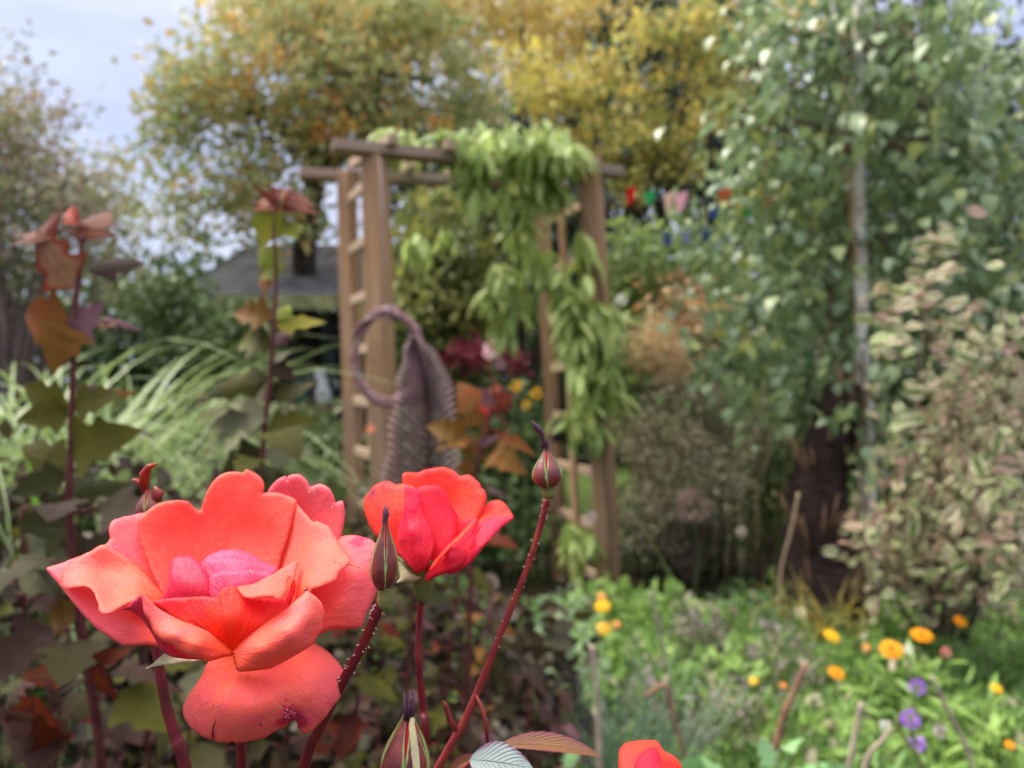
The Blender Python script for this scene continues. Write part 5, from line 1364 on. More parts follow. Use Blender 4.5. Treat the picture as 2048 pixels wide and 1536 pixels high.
# ---------------------------------------------------------------- tree fern trunk, stub
def fibre():
    b = M('fibrous_trunk'); p = b.n('ShaderNodeTexCoord').outputs['Object']
    v = b.n('ShaderNodeMapping', {'Vector': p, 'Scale': (20, 20, 55)}).outputs[0]
    n = b.noise(1.2, 5, v, .65, .8)
    return b.solid(b.ramp(n, [(.3, (.018, .012, .012)), (.6, (.06, .038, .034)), (.75, (.14, .085, .06))]), .95, .1, b.bump(n, 1.0, .02))
tf = thing('fern_trunk', 'stout dark brown fibrous trunk broken off under the birch', 'tree stump', tuple(P(1650, 1215, 2.9)))
mb = MB()
path = spline([tuple(P(1655, 1225, 2.9)), tuple(P(1640, 1080, 2.9)), tuple(P(1638, 950, 2.9)), tuple(P(1668, 860, 2.9)), tuple(P(1688, 775, 2.9))], 7)
sides = 26; V = []; F = []
wd = np.interp(np.linspace(0, 1, len(path)), [0, .2, .5, .75, 1], [.19, .135, .095, .085, .07])
for i, c in enumerate(path):
    for k in range(sides):
        th = 2 * math.pi * k / sides
        r = wd[i] * (1 + .10 * math.sin(th * 5 + i * .6) + .12 * RNG.normal() * .6)
        V.append((c[0] + r * math.cos(th), c[1] + r * math.sin(th), c[2] + .012 * RNG.normal()))
for i in range(len(path) - 1):
    for k in range(sides):
        k2 = (k + 1) % sides; F.append((i * sides + k, i * sides + k2, (i + 1) * sides + k2, (i + 1) * sides + k))
F.append(tuple((len(path) - 1) * sides + k for k in range(sides)))
mb.add(V, F); mb.build('trunk', fibre(), tf)
FRB = plain('frond_stub', (.26, .15, .09), .9, .4, 30)
for k in range(34):
    th = RNG.uniform(-3.0, .0); i = int(RNG.integers(2, len(path) - 1)); c = path[i]
    s0 = Vector((c[0] + wd[i] * math.cos(th), c[1] + wd[i] * math.sin(th), c[2]))
    d = Vector((math.cos(th) * .5, math.sin(th) * .5, 1.0)).normalized() * RNG.uniform(.05, .16)
    mb = MB(); mb.tube([s0 - d * .3, s0 + d * .4, s0 + d], [.008, .006, .002], 5); mb.build('frond_stub', FRB, tf)

# ---------------------------------------------------------------- miscanthus grass
def blade_template(L, lean, width, n=12, twist=0.6):
    V = []; UV = []; F = []
    x = z = 0.0; ang = math.radians(85) - lean * 0.12
    for i in range(n + 1):
        t = i / n
        w = width * (math.sin(min(1, t * 5) * math.pi / 2) * (1 - t ** 2.5) + 0.02)
        tw = twist * t
        for s, fz in ((-1, .25), (0, 0), (1, .25)):
            V.append((x + s * w * math.sin(tw) * .3, s * w * math.cos(tw), z + fz * w)); UV.append((t, s))
        a = ang - lean * t ** 1.4
        x += math.cos(a) * L / n; z += math.sin(a) * L / n
    for i in range(n):
        a = i * 3
        F += [(a, a + 1, a + 4, a + 3), (a + 1, a + 2, a + 5, a + 4)]
    return mesh_from('blade', V, F, UV)
MIS = [leaf_mat('miscanthus_blade', [(0.10, 0.18, 0.04), (0.14, 0.23, 0.06), (0.19, 0.26, 0.08)], 3, .4, .35, .42, .4, edge=[(.32, .36, .19), (.26, .31, .14)], edge_w=.36),
       leaf_mat('miscanthus_blade_pale', [(0.16, 0.22, 0.08), (0.22, 0.28, 0.12), (0.11, 0.18, 0.05)], 3, .4, .35, .42, .4)]
def grass(name, label, cat, bases, nblades, L, leans, width, mats, top=None, azr=(0, 6.283)):
    o = thing(name, label, cat, tuple(bases[0]))
    tm = []
    for j in range(10):
        me = blade_template(1.0, RNG.uniform(*leans), width / ((L[0] + L[1]) / 2), twist=RNG.uniform(-1, 1)); me.materials.append(mats[j % len(mats)]); tm.append(me)
    for k in range(nblades):
        b0 = Vector(bases[int(RNG.integers(len(bases)))]) + Vector((RNG.normal() * .05, RNG.normal() * .05, 0))
        s = RNG.uniform(*L)
        q = bpy.data.objects.new('blade', tm[int(RNG.integers(len(tm)))]); COL.objects.link(q)
        q.parent = o; q.matrix_parent_inverse = Matrix.Translation(-Vector(o.location))
        q.matrix_basis = Matrix.Translation(b0) @ Matrix.Rotation(RNG.uniform(*azr), 4, 'Z') @ Matrix.Rotation(RNG.normal() * .12, 4, 'X') @ Matrix.Scale(s, 4)
    return o
gz = .12
grass('miscanthus', 'tall fountain of pale striped grass behind the left ninebark', 'ornamental grass', [(-1.5, 2.3, gz), (-1.4, 2.45, gz), (-1.3, 2.35, gz), (-1.35, 2.2, gz)], 300, (1.3, 1.85), (1.5, 3.0), .0075, MIS, azr=(.9, 5.9))
grass('miscanthus', 'second clump of striped grass spilling at the left edge', 'ornamental grass', [(-1.75, 2.2, gz), (-1.6, 2.1, gz)], 170, (1.2, 1.8), (1.4, 3.0), .0075, MIS)
grass('miscanthus', 'lower arching pale grass clump left of the ladder side', 'ornamental grass', [(-1.30, 3.0, 0), (-1.45, 3.0, 0), (-1.2, 3.1, 0)], 200, (.85, 1.2), (1.5, 3.0), .006, MIS, azr=(1.2, 5.0))
grass('green_grass', 'upright fresh green blades among the pale striped grass', 'grass clump', [(-1.05, 1.75, .15)], 14, (.75, 1.0), (.5, 1.6), .014, [leaf_mat('fresh_blade', [(0.10, 0.22, 0.03), (0.16, 0.30, 0.05)], 3, .4, .4)])

# ---------------------------------------------------------------- ninebark
def nb_mat(name, cols, vein, **k): return leaf_mat(name, cols, 12, .5, .3, .6, .12, vein=vein, **k)
NB = {'redo': nb_mat('ninebark_red_orange', [(.085, .008, .005), (.13, .022, .004), (.045, .008, .006)], (.16, .04, .015), edge=[(.07, .006, .009), (.15, .02, .007)], edge_w=.25),
      'tan': nb_mat('ninebark_tan', [(.20, .095, .045), (.14, .035, .018), (.24, .13, .07)], (.42, .28, .17), edge=[(.26, .03, .012), (.20, .02, .012)], edge_w=.30),
      'bronze': nb_mat('ninebark_bronze', [(.14, .055, .010), (.12, .065, .012), (.17, .045, .010)], (.20, .09, .03)),
      'olive': nb_mat('ninebark_olive', [(.05, .052, .008), (.075, .072, .010), (.035, .036, .008)], (.16, .13, .03)),
      'dark': nb_mat('ninebark_dark', [(.022, .027, .008), (.038, .038, .010), (.034, .020, .012)], (.07, .065, .02)),
      'mauve': nb_mat('ninebark_mauve', [(.09, .038, .05), (.14, .065, .08), (.06, .022, .032)], (.30, .18, .19)),
      'purple': nb_mat('ninebark_purple', [(.034, .018, .013), (.050, .024, .018), (.024, .015, .010)], (.08, .04, .035)),
      'green': nb_mat('ninebark_green', [(.10, .14, .012), (.15, .18, .015), (.20, .17, .02)], (.20, .22, .04)),
      'grey': nb_mat('ninebark_greygreen', [(.12, .125, .07), (.17, .17, .10), (.09, .09, .05)], (.32, .30, .2)),
      'scar': nb_mat('ninebark_scarlet', [(.32, .025, .02), (.26, .03, .02)], (.55, .15, .05))}
def ninebark(label, path, w, lvs, extra=0, extra_range=(0, 1), emats=('olive', 'dark'), esize=(.04, .065), name='ninebark'):
    o = thing(name, label, 'shrub', tuple(P(*path[-1])))
    c = spline([tuple(P(*p)) for p in path], 8)
    mb = MB(); mb.tube(c, list(np.linspace(w[0], w[1], len(c))), 8); mb.build('stem', STALKR, o)
    Yb = path[0][2]
    for l in lvs:
        bx_, by_, tx_, ty_, mt, wsc = l[:6]
        dy = l[6] if len(l) > 6 else RNG.uniform(-.03, .03)
        tilt = l[7] if len(l) > 7 else RNG.uniform(-.3, .6)
        Y0 = np.interp(by_, [p[1] for p in path], [p[2] for p in path])
        a = P(bx_, by_, Y0); q = P(tx_, ty_, Y0 + dy)
        one_leaf(o, a, q, (RNG.normal() * .2, -1, tilt * .7), NB[mt], SH_LOBED[int(RNG.integers(4))], wsc * (1.45 if 'yellow olive' in label else 1.12))
    for k in range(extra):
        f = extra_range[0] + (extra_range[1] - extra_range[0]) * (k + RNG.random()) / extra
        p0 = Vector(c[int(f * (len(c) - 1))])
        az = RNG.uniform(0, 6.283)
        L = RNG.uniform(*esize)
        pet = Vector((math.cos(az), math.sin(az), .3)) * L * .35
        d = Vector((math.cos(az), math.sin(az), RNG.uniform(-.6, .25))).normalized()
        mb = MB(); mb.tube([p0, p0 + pet], [.0012, .0009], 5); mb.build('leaf_stalk', STALKR, o)
        one_leaf(o, p0 + pet, p0 + pet + d * L, (d.x * .3 + RNG.normal() * .3, -.5 + RNG.normal() * .3, 1.0), NB[emats[int(RNG.integers(len(emats)))]], SH_LOBED[int(RNG.integers(4))], RNG.uniform(.75, 1.05))
    return o
ninebark('tall red stemmed ninebark with tan and red leaves before the pale grass',
    [(166, 470, .62), (155, 560, .62), (150, 650, .62), (145, 780, .62), (142, 900, .62), (138, 1010, .62), (155, 1200, .63), (180, 1360, .64), (205, 1560, .65), (240, 2100, .70)], (.0016, .0042),
    [(150, 575, 38, 470, 'tan', .85, -.02, .1), (160, 482, 192, 400, 'redo', 1.25, .01, .3), (158, 450, 122, 402, 'scar', .4, .02, .2), (112, 478, 42, 430, 'redo', .9, .02, .4), (178, 545, 280, 492, 'purple', .62, .02, .5),
     (146, 650, 20, 628, 'bronze', .85, .01, -.2), (152, 652, 96, 728, 'bronze', 1.15, -.02, .1), (158, 682, 192, 598, 'mauve', .7, -.01, 0), (196, 640, 295, 632, 'mauve', .35, .03, .6), (200, 660, 232, 628, 'bronze', .8, .02, .2),
     (140, 815, 24, 772, 'olive', .7, 0, .0), (138, 830, 30, 838, 'olive', .8, -.02, .1), (152, 800, 270, 768, 'bronze', .35, .02, .5), (148, 810, 235, 790, 'olive', .6, -.02, .1), (150, 790, 215, 765, 'mauve', .3, .02, .5),
     (142, 905, 255, 858, 'olive', .75, -.02, .2), (160, 900, 215, 925, 'scar', .5, .02, -.3), (138, 930, -5, 890, 'olive', .55, 0, .2), (136, 950, 10, 985, 'dark', .6, -.02, .3), (140, 990, 260, 950, 'dark', .5, .02, .4),
     (128, 1100, 28, 1190, 'grey', .75, .02, .1), (140, 1060, 20, 1050, 'dark', .7, .02, .4), (165, 1220, 60, 1260, 'bronze', .45, .03, .4), (150, 1120, 250, 1060, 'dark', .6, .04, .4),
     (145, 1345, 34, 1358, 'tan', .55, -.02, .3), (178, 1330, 262, 1300, 'redo', .45, 0, .4), (182, 1335, 200, 1400, 'redo', .6, -.02, .0), (130, 1490, -10, 1420, 'purple', .7, -.03, .3), (70, 1395, 5, 1445, 'redo', .5, -.02, .2), (120, 1480, 60, 1440, 'redo', .6, -.035, .2), (130, 1500, -20, 1470, 'purple', .8, -.02, .2)],
    12, (.55, .9), ('dark', 'olive', 'purple', 'dark'))
ninebark('ninebark stem with yellow olive leaves in front of the shed',
    [(556, 385, .86), (548, 460, .86), (552, 560, .86), (548, 650, .86), (540, 760, .86), (530, 850, .86), (520, 960, .86), (500, 1200, .87), (480, 1600, .88)], (.0014, .0042),
    [(560, 425, 598, 366, 'redo', 1.2, .02, .3), (562, 420, 520, 372, 'tan', .7, .02, .3), (560, 468, 500, 432, 'green', .9, .0, .1), (558, 470, 606, 438, 'green', .8, .02, .3), (550, 530, 506, 492, 'green', .9, .0, .1), (548, 560, 492, 545, 'bronze', .6, .02, .2), (552, 560, 540, 500, 'green', .6, .02, .1),
     (545, 635, 452, 618, 'bronze', .55, .0, .2), (556, 640, 572, 590, 'green', .5, .02, .1), (548, 650, 655, 640, 'green', .38, .02, .5), (545, 690, 450, 672, 'olive', .5, .02, .3), (548, 690, 586, 640, 'mauve', .4, .02, .1), (550, 730, 580, 690, 'grey', .55, .02, .1),
     (540, 755, 376, 770, 'olive', .32, .0, .5), (545, 730, 590, 760, 'dark', .7, .0, .2), (548, 800, 635, 760, 'olive', .35, .02, .4), (540, 830, 400, 850, 'grey', .4, .0, .5), (535, 850, 452, 828, 'olive', .4, .02, .5), (535, 860, 640, 830, 'olive', .45, .02, .4),
     (528, 900, 420, 960, 'dark', .5, .0, .3), (526, 910, 625, 900, 'grey', .5, .02, .4), (522, 950, 600, 990, 'dark', .6, 0, .3)],
    12, (.6, 1), ('dark', 'olive', 'grey'))
ninebark('short ninebark tip with pink and rust leaves just right of the feather ornament',
    [(990, 755, 1.12), (980, 830, 1.12), (965, 890, 1.12), (950, 960, 1.12), (940, 1200, 1.13), (930, 1600, 1.15)], (.0016, .004),
    [(985, 830, 992, 752, 'redo', .85, .02, .2), (975, 835, 960, 780, 'scar', .5, .02, .1), (975, 850, 908, 765, 'bronze', .8, .0, .2), (990, 810, 1030, 785, 'redo', .9, .02, .2), (982, 815, 968, 775, 'mauve', .6, -.02, .1), (960, 900, 905, 880, 'bronze', .9, 0, .2),
     (958, 905, 1000, 850, 'bronze', .6, .02, .3), (950, 930, 905, 940, 'bronze', .7, 0, .2), (955, 925, 1000, 890, 'olive', .5, .0, .3), (955, 890, 1002, 868, 'mauve', .4, 0, .4), (930, 870, 850, 850, 'bronze', .8, 0, .3)],
    8, (.2, .8), ('bronze', 'mauve', 'redo'))
nb_specs = [  # px at bottom, px at top, py top, Y, mats
    (60, 40, 1020, .80, ('dark', 'olive', 'dark', 'purple'), 'dark olive ninebark stem at the left edge under the tall one'),
    (300, 275, 1010, .95, ('dark', 'olive', 'purple'), 'shaded ninebark stem just behind the left side of the large rose'),
    (420, 400, 1060, 1.05, ('dark', 'purple', 'olive'), 'ninebark stem hidden behind the middle of the large rose'),
    (610, 640, 1000, 1.1, ('dark', 'olive', 'purple'), 'dark ninebark between the two roses'),
    (700, 730, 1180, .85, ('dark', 'olive', 'purple', 'redo'), 'ninebark just right of the drooping petal'),
    (800, 830, 1120, 1.05, ('purple', 'dark', 'dark', 'mauve', 'olive'), 'ninebark with mauve leaves below the second rose'),
    (860, 920, 1150, 1.15, ('purple', 'dark', 'purple', 'dark', 'olive', 'redo'), 'ninebark with a few red leaves between second rose and arching stem'),
    (960, 985, 1200, 1.3, ('purple', 'dark', 'mauve', 'dark', 'bronze'), 'low purple ninebark right of the arching stem'),
    (1040, 1060, 1330, 1.3, ('purple', 'dark', 'purple'), 'low dark purple ninebark near the bottom middle'),
    (1100, 1120, 1380, 1.35, ('dark', 'purple', 'mauve'), 'last ninebark twig before the pale stalk'),
    (120, 100, 1330, .75, ('purple', 'dark', 'olive', 'dark', 'dark', 'redo'), 'reddish ninebark low at the bottom left'),
    (250, 230, 1380, .8, ('dark', 'purple', 'purple'), 'dark ninebark at the bottom beside the maroon stem'),
    (360, 380, 1420, .9, ('dark', 'dark', 'olive'), 'very dark ninebark twig under the drooping petal'),
    (560, 570, 1420, .9, ('dark', 'olive', 'dark', 'purple'), 'dark ninebark twig right below the drooping petal'),
    (740, 760, 1400, .95, ('redo', 'dark', 'purple'), 'ninebark with dark red leaves beside the fat bud'),
    (930, 900, 1430, 1.1, ('dark', 'olive', 'purple'), 'ninebark at the foot of the arching stem'),
]
for i, (xb, xt, yt, Y, ms, lab) in enumerate(nb_specs):
    ninebark(lab, [(xt, yt, Y), ((xt * 2 + xb) / 3, yt + 150, Y), ((xt + xb * 2) / 3, yt + 300, Y + .01), (xb, 1700, Y + .02), (xb, 2100, Y + .03)], (.0012, .0035), [], 32 if yt < 1250 else 22, (0, .8), ms, (.030, .054))
# deeper mass of the same shrub behind, too dense to count
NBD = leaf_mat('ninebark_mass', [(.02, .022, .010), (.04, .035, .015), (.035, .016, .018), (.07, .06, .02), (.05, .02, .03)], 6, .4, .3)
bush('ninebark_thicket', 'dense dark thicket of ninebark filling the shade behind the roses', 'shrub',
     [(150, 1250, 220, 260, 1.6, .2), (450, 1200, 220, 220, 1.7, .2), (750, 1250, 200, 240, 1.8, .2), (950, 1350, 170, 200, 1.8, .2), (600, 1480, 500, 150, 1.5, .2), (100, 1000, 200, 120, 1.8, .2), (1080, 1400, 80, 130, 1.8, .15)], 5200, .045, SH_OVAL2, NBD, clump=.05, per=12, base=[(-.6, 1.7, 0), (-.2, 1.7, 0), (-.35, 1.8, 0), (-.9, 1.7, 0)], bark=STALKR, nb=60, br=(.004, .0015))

# ---------------------------------------------------------------- low planting, lower right
def foliage_patch(name, px0, px1, Y0, Y1, h, n, size, shapes, mat, dirup=.8):
    Y = RNG.uniform(Y0, Y1, n)
    px = RNG.uniform(px0, px1, n)
    X = (px - 1024) / F_PX * Y
    hh = h * (0.55 + 0.45 * np.sin(X * 9 + 1.3) * np.cos(Y * 7)) + .03
    Z = RNG.random(n) ** .6 * hh
    pts = np.c_[X, Y, Z]
    D = rand_dirs(n); D[:, 2] = np.abs(D[:, 2]) * .7 + dirup * RNG.random(n)
    me = cloud_mesh(name, pts, D, rand_dirs(n, -1.2), size * RNG.uniform(.6, 1.4, n), shapes[0])
    o = link(name, me, mat)
    o['kind'] = 'stuff'
    return o
GRN = leaf_mat('leaf_bright_green', [(0.14, 0.25, 0.05), (0.21, 0.34, 0.075), (0.30, 0.44, 0.12), (0.17, 0.28, 0.08)], 3, .45, .4, .5)
GRN2 = leaf_mat('leaf_mid_green', [(0.08, 0.16, 0.045), (0.12, 0.22, 0.06), (0.18, 0.30, 0.09)], 3, .45, .4, .5)
GLAU = leaf_mat('leaf_glaucous', [(0.15, 0.30, 0.11), (0.20, 0.37, 0.15), (0.28, 0.45, 0.22)], 4, .45, .35, .45, vein=(.28, .40, .2))
FEATH = leaf_mat('leaf_feathery', [(0.13, 0.26, 0.09), (0.19, 0.34, 0.13), (0.26, 0.40, 0.17)], 4, .45, .35)
foliage_patch('ground_cover', 1080, 1340, 2.0, 3.1, .17, 2200, .05, SH_OVAL2, GRN)
foliage_patch('ground_cover', 1560, 2150, 2.0, 3.1, .18, 5200, .05, SH_OVAL2, GRN)
foliage_patch('ground_cover', 1080, 2150, 2.0, 3.1, .17, 2300, .05, SH_OVAL2, GRN)
foliage_patch('ground_cover', 1080, 2150, 1.5, 2.6, .20, 4200, .055, [SH_LANCE[0]], GRN2)
foliage_patch('ground_cover', 300, 1100, 2.0, 3.2, .18, 3500, .05, SH_OVAL2, GRN2)
foliage_patch('ground_cover', 1250, 2150, 1.4, 2.2, .17, 2800, .06, [SH_LANCE[1]], GRN)
foliage_patch('dead_litter', 1080, 2150, 1.5, 3.0, .20, 3300, .035, SH_OVAL, BRD)

def clump(name, label, cat, px, py, Y, n, size, rad, h, shapes, mat, singles=None):
    """rosette or mounded plant: leaves spring from short stems around its base; (px,py) is its top"""
    top = P(px, py, Y)
    b0 = Vector((top.x, top.y, 0))
    o = thing(name, label, cat, tuple(b0))
    ph = RNG.uniform(0, 6.283, n); rr_ = rad * np.sqrt(RNG.random(n))
    X = b0.x + rr_ * np.cos(ph); Yy = b0.y + rr_ * np.sin(ph)
    ht = top.z * (1 - .55 * (rr_ / rad) ** 2) * (1 - h * RNG.random(n))
    pts = np.c_[X, Yy, np.maximum(.01, ht)]
    D = np.c_[np.cos(ph) * .8, np.sin(ph) * .8, RNG.uniform(-.1, 1.1, n)] + RNG.normal(size=(n, 3)) * .3
    leaves(pts, D, rand_dirs(n, -1.5), size * RNG.uniform(.6, 1.3, n), shapes, mat, o, n if singles is None else singles)
    k = RNG.choice(n, size=min(n, 9), replace=False)
    for i in k:
        q = Vector(pts[i]); mb = MB(); mb.tube([b0 + (q - b0) * .05, b0.lerp(q, .55) + Vector((0, 0, .01)), q], [.003, .0025, .0015], 5); mb.build('stem', STALKG, o)
    return o
clump('feathery_plant', 'feathery green plant left of the fern trunk foot', 'plant', 1510, 1150, 2.75, 420, .06, .17, .7, SH_NARROW, FEATH, 150)
clump('feathery_plant', 'feathery green plant nearer, below the yellow sedge', 'plant', 1640, 1210, 2.5, 360, .06, .13, .7, SH_NARROW, FEATH, 150)
clump('feathery_plant', 'dark feathery plant at the right edge behind the marigolds', 'plant', 1985, 1230, 2.2, 380, .07, .14, .7, SH_NARROW, GRN2, 150)
clump('leafy_plant', 'fresh green leafy plant right of the right post foot', 'plant', 1330, 1170, 2.9, 170, .06, .16, .7, SH_OVAL2, GRN)
clump('leafy_plant', 'fresh green leafy plant in front of the marigold pair', 'plant', 1190, 1230, 2.35, 130, .05, .10, .7, SH_LANCE, GRN)
clump('leafy_plant', 'bright green plant under the orange marigolds', 'plant', 1850, 1300, 1.95, 220, .06, .17, .8, SH_LANCE, GRN)
clump('leafy_plant', 'bright green plant at the lower right corner', 'plant', 2000, 1400, 1.7, 200, .065, .17, .8, SH_LANCE, GRN)
clump('leafy_plant', 'green leafy plant between the two dead stalks', 'plant', 1440, 1300, 2.2, 150, .05, .14, .8, SH_OVAL2, GRN)
clump('leafy_plant', 'green plant left of the purple flowers', 'plant', 1700, 1440, 1.75, 150, .06, .13, .8, SH_LANCE, GRN)
clump('leafy_plant', 'lime green seedling at the foot of the fat rosebud stem', 'plant', 870, 1370, 1.5, 40, .03, .05, .5, SH_OVAL2, GRN)
SILV = leaf_mat('leaf_silver', [(0.32, 0.42, 0.31), (0.42, 0.52, 0.41), (0.25, 0.35, 0.25)], 4, .4, .3)
clump('silver_plant', 'silvery grey green feathery plant at the foot of the arch', 'plant', 1128, 1160, 2.15, 900, .034, .12, .6, SH_NARROW, SILV, 100)
HEU = leaf_mat('leaf_heuchera', [(0.03, 0.012, 0.028), (0.06, 0.02, 0.045), (0.05, 0.035, 0.05)], 6, .4, .3)
clump('heuchera', 'dark plum leaved plant between the arching bud stem and the silver plant', 'plant', 1070, 1200, 1.9, 130, .05, .09, .8, SH_OVAL2, HEU)
clump('heuchera', 'lower plum leaved plant near the pale upright stalk', 'plant', 1110, 1330, 1.75, 110, .045, .09, .8, SH_OVAL2, HEU)
clump('glaucous_plant', 'large pale blue green leaves low at the bottom beside the third rose', 'plant', 1560, 1470, 1.25, 60, .065, .14, .5, SH_LOBED, GLAU)
clump('glaucous_plant', 'pale green jagged leaves at the bottom left of the third rose', 'plant', 1180, 1500, 1.2, 40, .055, .10, .5, SH_LOBED, GLAU)
clump('glaucous_plant', 'pale green jagged leaves at the bottom right of the third rose', 'plant', 1440, 1515, 1.15, 36, .055, .09, .5, SH_LOBED, GLAU)
clump('glaucous_plant', 'lettuce green leaves under the bronze rose leaf', 'plant', 1090, 1535, 1.0, 26, .07, .06, .5, SH_LOBED, leaf_mat('leaf_lettuce', [(0.14, 0.28, 0.06), (0.20, 0.34, 0.09)], 4, .4, .4))
clump('seedling', 'bright green seedling leaves at the bottom left corner', 'plant', 20, 1480, 1.0, 14, .05, .05, .5, SH_OVAL2, GRN)
MAUV = leaf_mat('leaf_faded_mauve', [(0.16, 0.13, 0.11), (0.24, 0.20, 0.18), (0.12, 0.13, 0.08), (0.30, 0.25, 0.23)], 6, .4, .3)
clump('faded_plant', 'grey brown faded plant behind the tall grey stalk', 'plant', 1395, 1195, 2.5, 420, .028, .12, .9, SH_OVAL, MAUV, 0)
clump('faded_plant', 'grey brown seeded plant left of the yellow orange marigold group', 'plant', 1560, 1245, 2.2, 520, .026, .14, .9, SH_OVAL, MAUV, 0)
clump('faded_plant', 'dull mauve plant below the middle of the bed', 'plant', 1450, 1330, 1.9, 420, .024, .10, .9, SH_OVAL, MAUV, 0)
clump('faded_plant', 'dull faded plant behind the brown cut cane', 'plant', 1600, 1370, 1.85, 320, .022, .08, .9, SH_OVAL, MAUV, 0)
clump('faded_plant', 'pinkish brown tuft between the silver plant and the gold marigolds', 'plant', 1290, 1300, 2.0, 260, .022, .07, .9, SH_OVAL, MAUV, 0)
clump('leafy_plant', 'lime green plant in the middle of the bed', 'plant', 1500, 1255, 2.3, 120, .04, .09, .8, SH_OVAL2, GRN, 60)
FES = leaf_mat('blade_blue_green', [(0.07, 0.13, 0.08), (0.11, 0.18, 0.12), (0.18, 0.24, 0.16)], 6, .4, .3)
grass('fescue_tuft', 'fine blue green grass tuft right of the pale upright stalk', 'grass clump', [(.27, 1.62, 0), (.31, 1.64, 0), (.24, 1.66, 0)], 200, (.30, .46), (.2, 1.2), .0016, [FES])
SEDG = leaf_mat('blade_gold', [(0.36, 0.28, 0.04), (0.45, 0.34, 0.08), (0.28, 0.24, 0.05)], 6, .4, .35)
q = P(1640, 1240, 2.55)
grass('golden_sedge', 'golden sedge tuft in front of the fibrous trunk', 'grass clump', [(q.x, q.y, .10)], 75, (.24, .38), (.8, 3.0), .0022, [SEDG])
q = P(1800, 1300, 2.5)
grass('iris_blades', 'upright dark green iris blades beneath the variegated shrub', 'plant', [(q.x, q.y, 0), (q.x + .06, q.y, 0)], 26, (.20, .30), (.1, .6), .010, [GRN2])
q = P(1850, 1240, 2.6)
LAM = leaf_mat('leaf_reed', [(0.22, 0.2, 0.07), (0.16, 0.18, 0.06)], 4, .4, .3)
q = P(1480, 1100, 3.9)
grass('tan_reeds', 'upright tan grass stems behind, between the dry shrub and the fern trunk', 'grass clump', [(q.x, q.y, 0), (q.x + .1, q.y, 0), (q.x - .12, q.y, 0)], 70, (.7, 1.1), (.1, .7), .0045, [LAM, STRAW])

# ---------------------------------------------------------------- marigolds and scabious
ORM = {'orange': fmat('marigold_orange', [(.90, .26, .008), (.92, .33, .01)]), 'gold': fmat('marigold_gold', [(.90, .40, .015), (.92, .46, .02)]), 'peach': fmat('marigold_peach', [(.75, .32, .12), (.7, .28, .1)])}
CEN = plain('marigold_centre', (.35, .10, .01), .8, .3, 200)
SH_PET = leaf_from_outline([(0, .05), (.3, .13), (.7, .15), (.93, .10), (1, .04)], .1, .15)
def daisy(label, px, py, dpx, Y, mt, tilt=.5, group=None):
    c = P(px, py, Y); R_ = dpx / F_PX * Y / 2 * .88
    o = thing('marigold', label, 'flower', (c.x, c.y, 0))
    ax = Vector((RNG.normal() * .2, -tilt, 1)).normalized(); a = ax.orthogonal().normalized(); b2 = ax.cross(a)
    np_ = 17
    for ring, (rs, lift) in enumerate(((1.0, 0.05), (.75, .28))):
        for k in range(np_ - ring * 4):
            th = 2 * math.pi * (k + RNG.normal() * .12) / (np_ - ring * 4)
            d = (a * math.cos(th) + b2 * math.sin(th) + ax * lift).normalized()
            V, F, UV = SH_PET
            side = ax.cross(d).normalized(); up = d.cross(side)
            W = [tuple(c + ax * .002 * ring + (d * v[0] + side * v[1] * 1.2 + up * v[2]) * R_ * rs) for v in V]
            link('petal', mesh_from('petal', W, F, UV), ORM[mt], o)
    mb = MB(); mb.lathe([(R_ * .3, 0), (R_ * .28, R_ * .14), (R_ * .05, R_ * .2)], c + ax * .001, ax, 10); mb.build('flower_centre', CEN if mt == 'orange' else ORM['gold'], o)
    mb = MB(); b0 = Vector((c.x + RNG.normal() * .03, c.y + .04, .0)); mb.tube(spline([tuple(b0), tuple(b0.lerp(c, .6) + Vector((0, .01, 0))), tuple(c - ax * .002)], 4), .0018, 6); mb.build('stem', STALKG, o)
for a in [('gold marigold at the foot of the right post, upper of the pair', 1205, 1212, 36, 2.4, 'gold', .8),
          ('small dull orange marigold just above the gold one at the post foot', 1203, 1193, 22, 2.5, 'peach', .8),
          ('gold marigold at the foot of the right post, lower of the pair', 1207, 1256, 34, 2.3, 'gold', .8),
          ('peach marigold touching the lower gold one', 1231, 1248, 24, 2.35, 'peach', .6),
          ('pale orange marigold above its dark eyed neighbour, left of the big group', 1664, 1271, 40, 2.0, 'gold', .5),
          ('largest orange marigold, beside a small white bloom', 1783, 1298, 50, 1.9, 'orange', .7),
          ('wide orange marigold upper right of the largest one', 1844, 1269, 48, 1.95, 'orange', .35),
          ('round deep orange marigold highest on the right', 1921, 1242, 30, 2.1, 'orange', .9),
          ('orange marigold with a dark shadow beside it, below the pale one', 1673, 1345, 38, 1.85, 'orange', .5),
          ('small yellow orange marigold above the lower right corner', 1994, 1377, 26, 1.7, 'gold', .7),
          ('orange marigold bud in the lower right corner', 2020, 1490, 22, 1.5, 'orange', .7),
          ('tiny faded orange marigold between the two large groups', 1733, 1294, 18, 2.1, 'peach', .8),
          ('faded small marigold in the middle of the bed', 1567, 1371, 18, 1.9, 'peach', .7),
          ('small pale yellow marigold left of the brown stalk', 1507, 1362, 20, 1.9, 'gold', .6)]:
    daisy(*a)
PUR = fmat('scabious_purple', [(.34, .14, .55), (.42, .20, .62), (.28, .12, .50)])
PALE = fmat('bloom_white', [(.65, .62, .60), (.75, .72, .70)])
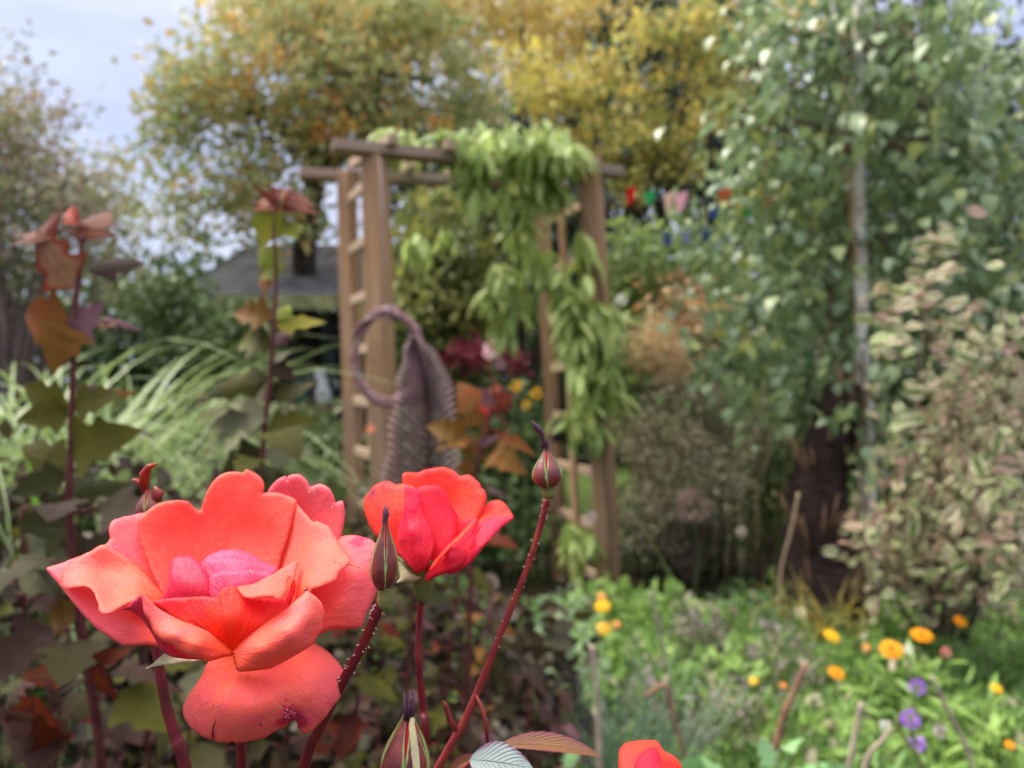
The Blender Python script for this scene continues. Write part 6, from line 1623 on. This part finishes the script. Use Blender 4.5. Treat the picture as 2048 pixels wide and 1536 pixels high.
for lab, px, py, d, Y, mt in [('purple scabious, highest of the three', 1834, 1373, 34, 1.6, PUR), ('purple scabious in the middle of the three', 1821, 1438, 38, 1.5, PUR), ('purple scabious lowest of the three', 1834, 1487, 32, 1.45, PUR),
                              ('small mauve bloom between the grey stalks', 1301, 1361, 18, 1.9, fmat('bloom_mauve', [(.42, .24, .40)])), ('small white bloom right beside the largest marigold', 1818, 1299, 20, 1.95, PALE),
                              ('small red and white bloom right of the marigold group', 1892, 1304, 20, 1.95, fmat('bloom_redwhite', [(.75, .10, .06), (.7, .5, .48)])), ('cream bloom low under the golden sedge', 1600, 1225, 22, 2.3, fmat('bloom_cream', [(.6, .55, .35)])),
                              ('whitish dead flower low beside the tan twigs', 1770, 1450, 22, 1.5, PALE), ('pale dry seed head at the top of a thin stalk', 1483, 1063, 20, 2.7, fmat('seedhead', [(.42, .32, .28)])), ('small grey seed head among the purple flowers', 1880, 1463, 26, 1.5, fmat('seedhead_grey', [(.36, .26, .27)]))]:
    c = P(px, py, Y); o = thing('flower', lab, 'flower', (c.x, c.y, 0))
    ball_head(o, c, d / F_PX * Y / 2, mt, 60, lf=.55); simple_stem(o, c, 0, STALKG, .0015)

# ---------------------------------------------------------------- dead stalks and canes
DEAD = plain('stalk_dead_pale', (.36, .28, .22), .85, .25, 40)
DEADB = plain('stalk_dead_brown', (.24, .12, .08), .85, .3, 40)
DEADG = plain('stalk_grey', (.24, .21, .17), .85, .25, 40)
for lab, pts_, w, mt in [
    ('pale broken stalk standing upright left of the third rose', [(1184, 1292, 1.4), (1192, 1360, 1.4), (1198, 1480, 1.4), (1200, 1700, 1.4)], (.0062, .0075), DEAD),
    ('tall grey stalk leaning left in the green bed', [(1303, 1185, 2.0), (1318, 1260, 2.0), (1345, 1390, 2.0), (1350, 1480, 2.0)], (.006, .007), DEADG),
    ('reddish brown cut cane leaning right in the middle of the bed', [(1612, 1328, 1.7), (1590, 1380, 1.7), (1560, 1455, 1.7), (1535, 1600, 1.7)], (.008, .010), DEADB),
    ('thin grey twig crossing behind the brown cut cane', [(1648, 1314, 1.8), (1610, 1350, 1.8), (1560, 1420, 1.85)], (.003, .005), DEADG),
    ('pale cut stalk at the bottom left of the purple flowers', [(1722, 1405, 1.35), (1708, 1480, 1.35), (1692, 1560, 1.35), (1670, 1700, 1.35)], (.0055, .0065), DEAD),
    ('long pale stalk leaning left at the lower right', [(1864, 1352, 1.5), (1890, 1410, 1.5), (1935, 1500, 1.5), (1960, 1600, 1.5)], (.005, .0065), DEAD),
    ('greenish dry stalk under the purple flowers', [(1790, 1440, 1.35), (1815, 1485, 1.35), (1850, 1545, 1.35), (1880, 1650, 1.35)], (.004, .005), LAM),
    ('pale twig with a kinked top low near the white dead flower', [(1785, 1455, 1.4), (1765, 1480, 1.4), (1730, 1530, 1.4), (1715, 1700, 1.4)], (.004, .006), DEAD),
    ('slanting green cane leaning right of the right post', [(1235, 960, 3.1), (1290, 1060, 3.1), (1345, 1160, 3.1), (1370, 1210, 3.1)], (.006, .007), LAM),
    ('tan stalk standing left of the fern trunk', [(1597, 985, 2.75), (1582, 1060, 2.75), (1562, 1140, 2.75), (1555, 1250, 2.75)], (.006, .006), plain('stalk_tan', (.45, .32, .2), .8, .2)),
    ('light brown stalk with a bent head right of the fescue', [(1290, 1395, 1.6), (1330, 1370, 1.6), (1348, 1440, 1.6), (1370, 1520, 1.6), (1375, 1650, 1.6)], (.006, .007), DEADB),
    ('thin dry stem beside the grey stalk', [(1262, 1300, 1.8), (1290, 1380, 1.8), (1330, 1470, 1.8)], (.0025, .003), DEADG),
]:
    o = thing('dead_stalk', lab, 'stalk', tuple(P(*pts_[-1])))
    c = spline([tuple(P(*p)) for p in pts_], 6)
    mb = MB(); mb.tube(c, list(np.linspace(w[0], w[1], len(c)) * .78 * (1 + .10 * RNG.normal(size=len(c)))), 7); mb.build('stalk', mt, o)
